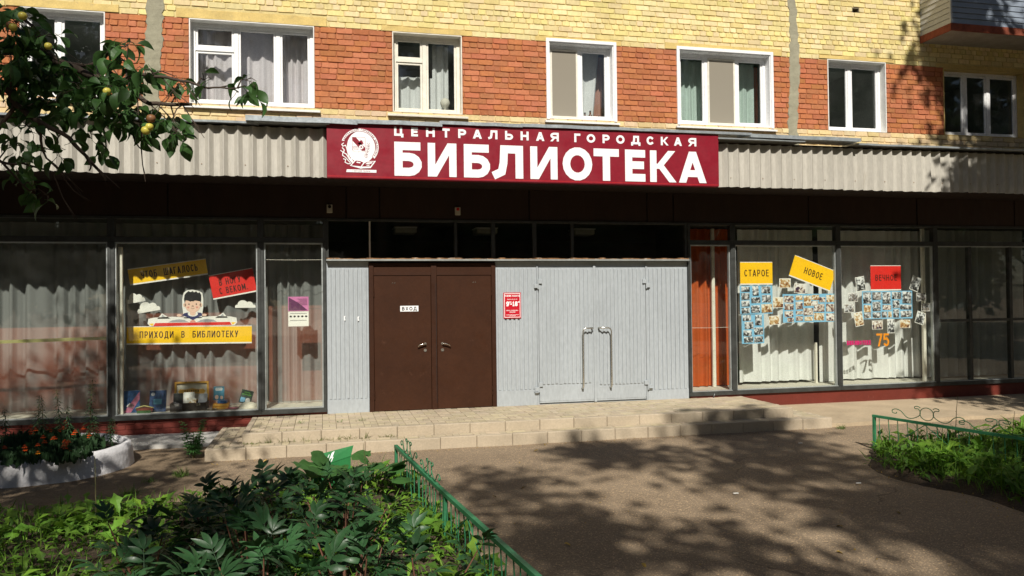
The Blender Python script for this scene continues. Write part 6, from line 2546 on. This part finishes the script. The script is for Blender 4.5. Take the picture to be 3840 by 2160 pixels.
CL_ = [(60, 80, 70, 60, 30), (130, 140, 90, 60, 26), (40, 200, 60, 80, 30), (150, 250, 110, 70, 44), (60, 320, 80, 70, 36), (250, 290, 110, 60, 42), (340, 330, 100, 60, 34), (180, 390, 120, 50, 36), (420, 340, 80, 60, 26), (490, 310, 50, 40, 10), (330, 420, 80, 60, 22), (450, 430, 90, 50, 26), (560, 440, 70, 50, 18), (640, 460, 60, 45, 12), (660, 500, 30, 30, 6), (530, 480, 40, 40, 7), (100, 470, 90, 50, 14), (60, 545, 60, 40, 9), (205, 565, 50, 40, 7), (100, 600, 60, 40, 6), (340, 500, 40, 40, 6), (385, 560, 25, 40, 4), (60, 650, 80, 40, 8), (120, 700, 60, 40, 6), (180, 735, 35, 25, 4), (430, 185, 45, 45, 11), (480, 170, 30, 30, 6), (470, 240, 30, 40, 5), (540, 262, 30, 30, 5), (585, 285, 35, 30, 4), (655, 285, 40, 35, 6), (700, 318, 30, 25, 3), (765, 300, 35, 25, 4), (920, 300, 55, 35, 7), (945, 345, 45, 30, 5), (895, 345, 20, 20, 2)]
spots = []
tw = MB()
for cx, cy, rx, ry, n in CL_:
    dep = ar.uniform(3.5, 3.8)
    c0 = at(cx, cy, dep)
    near = min(limbpts, key=lambda p: (p - c0).length)
    tw.tube([near, near.lerp(c0, .5) + Vector((0, 0, .02)), c0], [.004, .003, .0018], 5)
    for i in range(int(n * 1.45)):
        a, q = ar.uniform(0, 6.283), math.sqrt(ar.random())
        p = at(cx + rx * q * math.cos(a), cy + ry * q * math.sin(a), dep + ar.uniform(-.16, .16))
        d = Vector((ar.uniform(-1, 1), ar.uniform(-.8, .8), ar.uniform(-1.1, .35)))
        spots.append((p, d, ar.uniform(-1.2, 1.2), ar.uniform(.8, 1.2)))
        if i % 4 == 0:
            tw.tube([c0, c0.lerp(p, .6) + Vector((0, 0, .01)), p], [.0022, .0016, .001], 4)
for k in range(22):
    a_ = ar.choice([p for p in limbpts if p.z < 3.35 and (p - CAM).dot(rgt) > -2.2])
    d_ = (rgt * ar.uniform(.1, .8) + Vector((0, 0, -1)) * ar.uniform(.5, 1.0)).normalized()
    l_ = ar.uniform(.1, .28)
    p1, p2 = a_ + d_ * l_ * .5 + rgt * ar.uniform(-.02, .02), a_ + d_ * l_ + Vector((0, 0, ar.uniform(-.03, .03)))
    tw.tube([a_, p1, p2], [.0032, .0024, .0014], 5)
    tw.tube([p1, p1 + (d_ + rgt * ar.uniform(-.6, .6)).normalized() * l_ * .4], [.002, .001], 4)
tw.build('twigs', 'twig', apple, kind='stuff')
ar.shuffle(spots)
extra = MB()
for i, (p, d, ro, s) in enumerate(spots):
    if i < 300:
        place_leaf('leaf', ar.choice(AMESH), p, d, apple, ro, s)
    else:
        q = ar.choice(ALEAF)
        mt = orient(d, ro)
        extra.add([mt @ (Vector(v) * s) + p for v in q.v], q.f)
# crown above and left of the view
for i in range(2600):
    a = ar.uniform(0, 6.283)
    q = ar.random() ** .5
    zz = ar.uniform(-1, 1)
    p = Vector((-4.7 + 1.7 * q * math.cos(a), -11.2 + 1.7 * q * math.sin(a), 4.9 + 1.3 * zz * math.sqrt(max(.05, 1 - q * q))))
    v = p - CAM
    dz = v.dot(fwd)
    if dz > 0 and abs(v.dot(rgt)) / dz < .68 and abs(v.dot(upv)) / dz < .40:
        continue
    qm = ALEAF[i % 8]
    mt = orient(Vector((ar.uniform(-1, 1), ar.uniform(-1, 1), ar.uniform(-1, .3))), ar.uniform(-1, 1))
    extra.add([mt @ (Vector(vv) * 1.25) + p for vv in qm.v[:18]], qm.f[:10])
extra.build('crown', 'leaf_apple', apple, kind='stuff')
APL = [(170, 120, .032, 'apple_yellow'), (98, 205, .03, 'apple_yellow'), (72, 190, .026, 'apple_brown'), (365, 348, .028, 'apple_yellow'), (805, 690, .033, 'apple_yellow'), (1140, 895, .034, 'apple_brown'), (1100, 985, .034, 'apple_yellow'), (1128, 957, .03, 'apple_yellow')]
for zx, zy, rr, m in APL:
    rr *= .56
    p = at(zx / 2.0125, zy / 2.0125, 3.36)
    mb = MB()
    mb.lathe(p.x, p.y, [(rr * .25, p.z - rr * .85), (rr * .7, p.z - rr * .75), (rr * .98, p.z - rr * .2), (rr, p.z + rr * .15), (rr * .8, p.z + rr * .65), (rr * .4, p.z + rr * .85), (rr * .12, p.z + rr * .7)], 12)
    fr = mb.build('apple', m, apple, smooth=True)
    near = min(limbpts, key=lambda q: (q - p).length)
    mb = MB()
    mb.tube([p + Vector((0, 0, rr * .65)), p + Vector((.004, 0, rr * 1.5)), near], [.0016, .0014, .0014], 4)
    mb.build('stalk', 'twig', fr)


# ================================================================== SHADE TREES outside the frame
def shade_tree(x, y, h, cr, cz, nleaf, label, seed, flat=.8, holes=.35, ex=1.0, ls=.17, nclump=46, tight=1.0):
    r = random.Random(seed)
    t = thing('shade_tree', (x, y, 0), label, 'tree', 'trees outside the frame shading the forecourt')
    mb = MB()
    mb.tube([(x, y, -.2), (x + .05, y, 1.2), (x - .05, y + .05, h * .35), (x, y, h * .6), (x + .1, y, h * .92)], [.26, .2, .17, .11, .03], 9)
    limbs = []
    clumps = []
    NC = nclump
    for k in range(NC):
        a = k * 2.4 + r.uniform(-.3, .3)
        q = math.sqrt((k + .5) / NC) * r.uniform(.8, 1.0)
        e = math.sqrt(max(0, 1 - q * q))
        zz = cz + cr * flat * e * r.uniform(-.9, 1.0)
        c = Vector((x + cr * ex * q * math.cos(a), y + cr * q * math.sin(a), zz))
        clumps.append(c)
        if k % 3 == 0:
            b = Vector((x, y, h * r.uniform(.3, .55)))
            mb.tube([b, b.lerp(c, .55) + Vector((0, 0, .25)), c], [.035, .02, .006], 5)
    mb.build('trunk', 'bark', t, smooth=True)
    cm = MB()
    per = nleaf // len(clumps)
    for c in clumps:
        if r.random() < holes * .35:
            continue
        sz = r.uniform(.55, .95) * cr * .3 * tight
        for i in range(per):
            p = c + Vector((r.gauss(0, 1) * sz * .6, r.gauss(0, 1) * sz * .6, r.gauss(0, 1) * sz * .4))
            v = p - CAM
            dz = v.dot(fwd)
            if dz > 0 and abs(v.dot(rgt)) / dz < .70 and abs(v.dot(upv)) / dz < .42:
                continue
            d = Vector((r.uniform(-1, 1), r.uniform(-1, 1), r.uniform(-.8, .4))).normalized()
            m = orient(d, r.uniform(-1, 1))
            L_ = ls * r.uniform(.7, 1.2)
            cm.add([m @ Vector(v_) + p for v_ in ((-L_ * .32, L_ * .45, 0), (0, 0, 0), (L_ * .32, L_ * .45, 0), (0, L_, -L_ * .1))], [(1, 2, 3, 0)])
    cm.build('crown', 'leaf_tree', t)
    return t


shade_tree(2.4, -19.9, 15.5, 4.2, 11.8, 8500, 'tall broad tree behind the camera dappling the asphalt', 1, holes=.4, ls=.26, nclump=34, tight=.66)
shade_tree(-6.1, -22.6, 17, 3.2, 13.2, 7000, 'tall leafy tree behind the camera shading the left bed', 2, holes=.6, ls=.24, nclump=34, tight=.7)
shade_tree(13.2, -9.0, 17, 3.7, 11.6, 17000, 'tall tree right of the frame shading the balcony end', 3, flat=1.45, holes=.0, ls=.24)
shade_tree(11.7, -7.1, 9.5, 2.1, 7.5, 9000, 'smaller tree right of the frame shading the rightmost panes', 6, flat=.85, holes=.0, ls=.2, nclump=30)
shade_tree(-5.3, -9.6, 10.5, 2.6, 7.2, 6800, 'tree left of the frame shading the planter', 4, flat=1.1)
shade_tree(4.4, -25.2, 18, 3.6, 14.2, 7500, 'tall tree right of the camera shading the lower right asphalt', 5, holes=.05, ls=.26, nclump=30, tight=.72)
for k in range(11):  # unseen tree row, added to cut sky light on the facade and pane reflections
    t = shade_tree(-42 + k * 8.4 + U(-1, 1), -37 + U(-1.5, 1.5), 16, 6.0, 8.0, 8500, 'dense unseen tree in the row added behind the viewpoint to block sky light', 40 + k, flat=1.25, holes=0, ls=1.0)
    t['group'] = 'added row of sky-blocking trees behind the viewpoint'
for k, (x, y) in enumerate(((-14, -5), (-15, -14), (-14, -25), (25, -5), (24, -15), (23, -26))):  # unseen trees added on both sides to block sky light
    t = shade_tree(x, y, 17, 4.6, 9.0, 6000, 'dense added sky-blocking tree well to the ' + ('left' if x < 0 else 'right') + ' of the frame', 60 + k, flat=1.7, holes=0, ls=.8)
    t['group'] = 'added sky-blocking trees left of the frame' if x < 0 else 'added sky-blocking trees right of the frame'
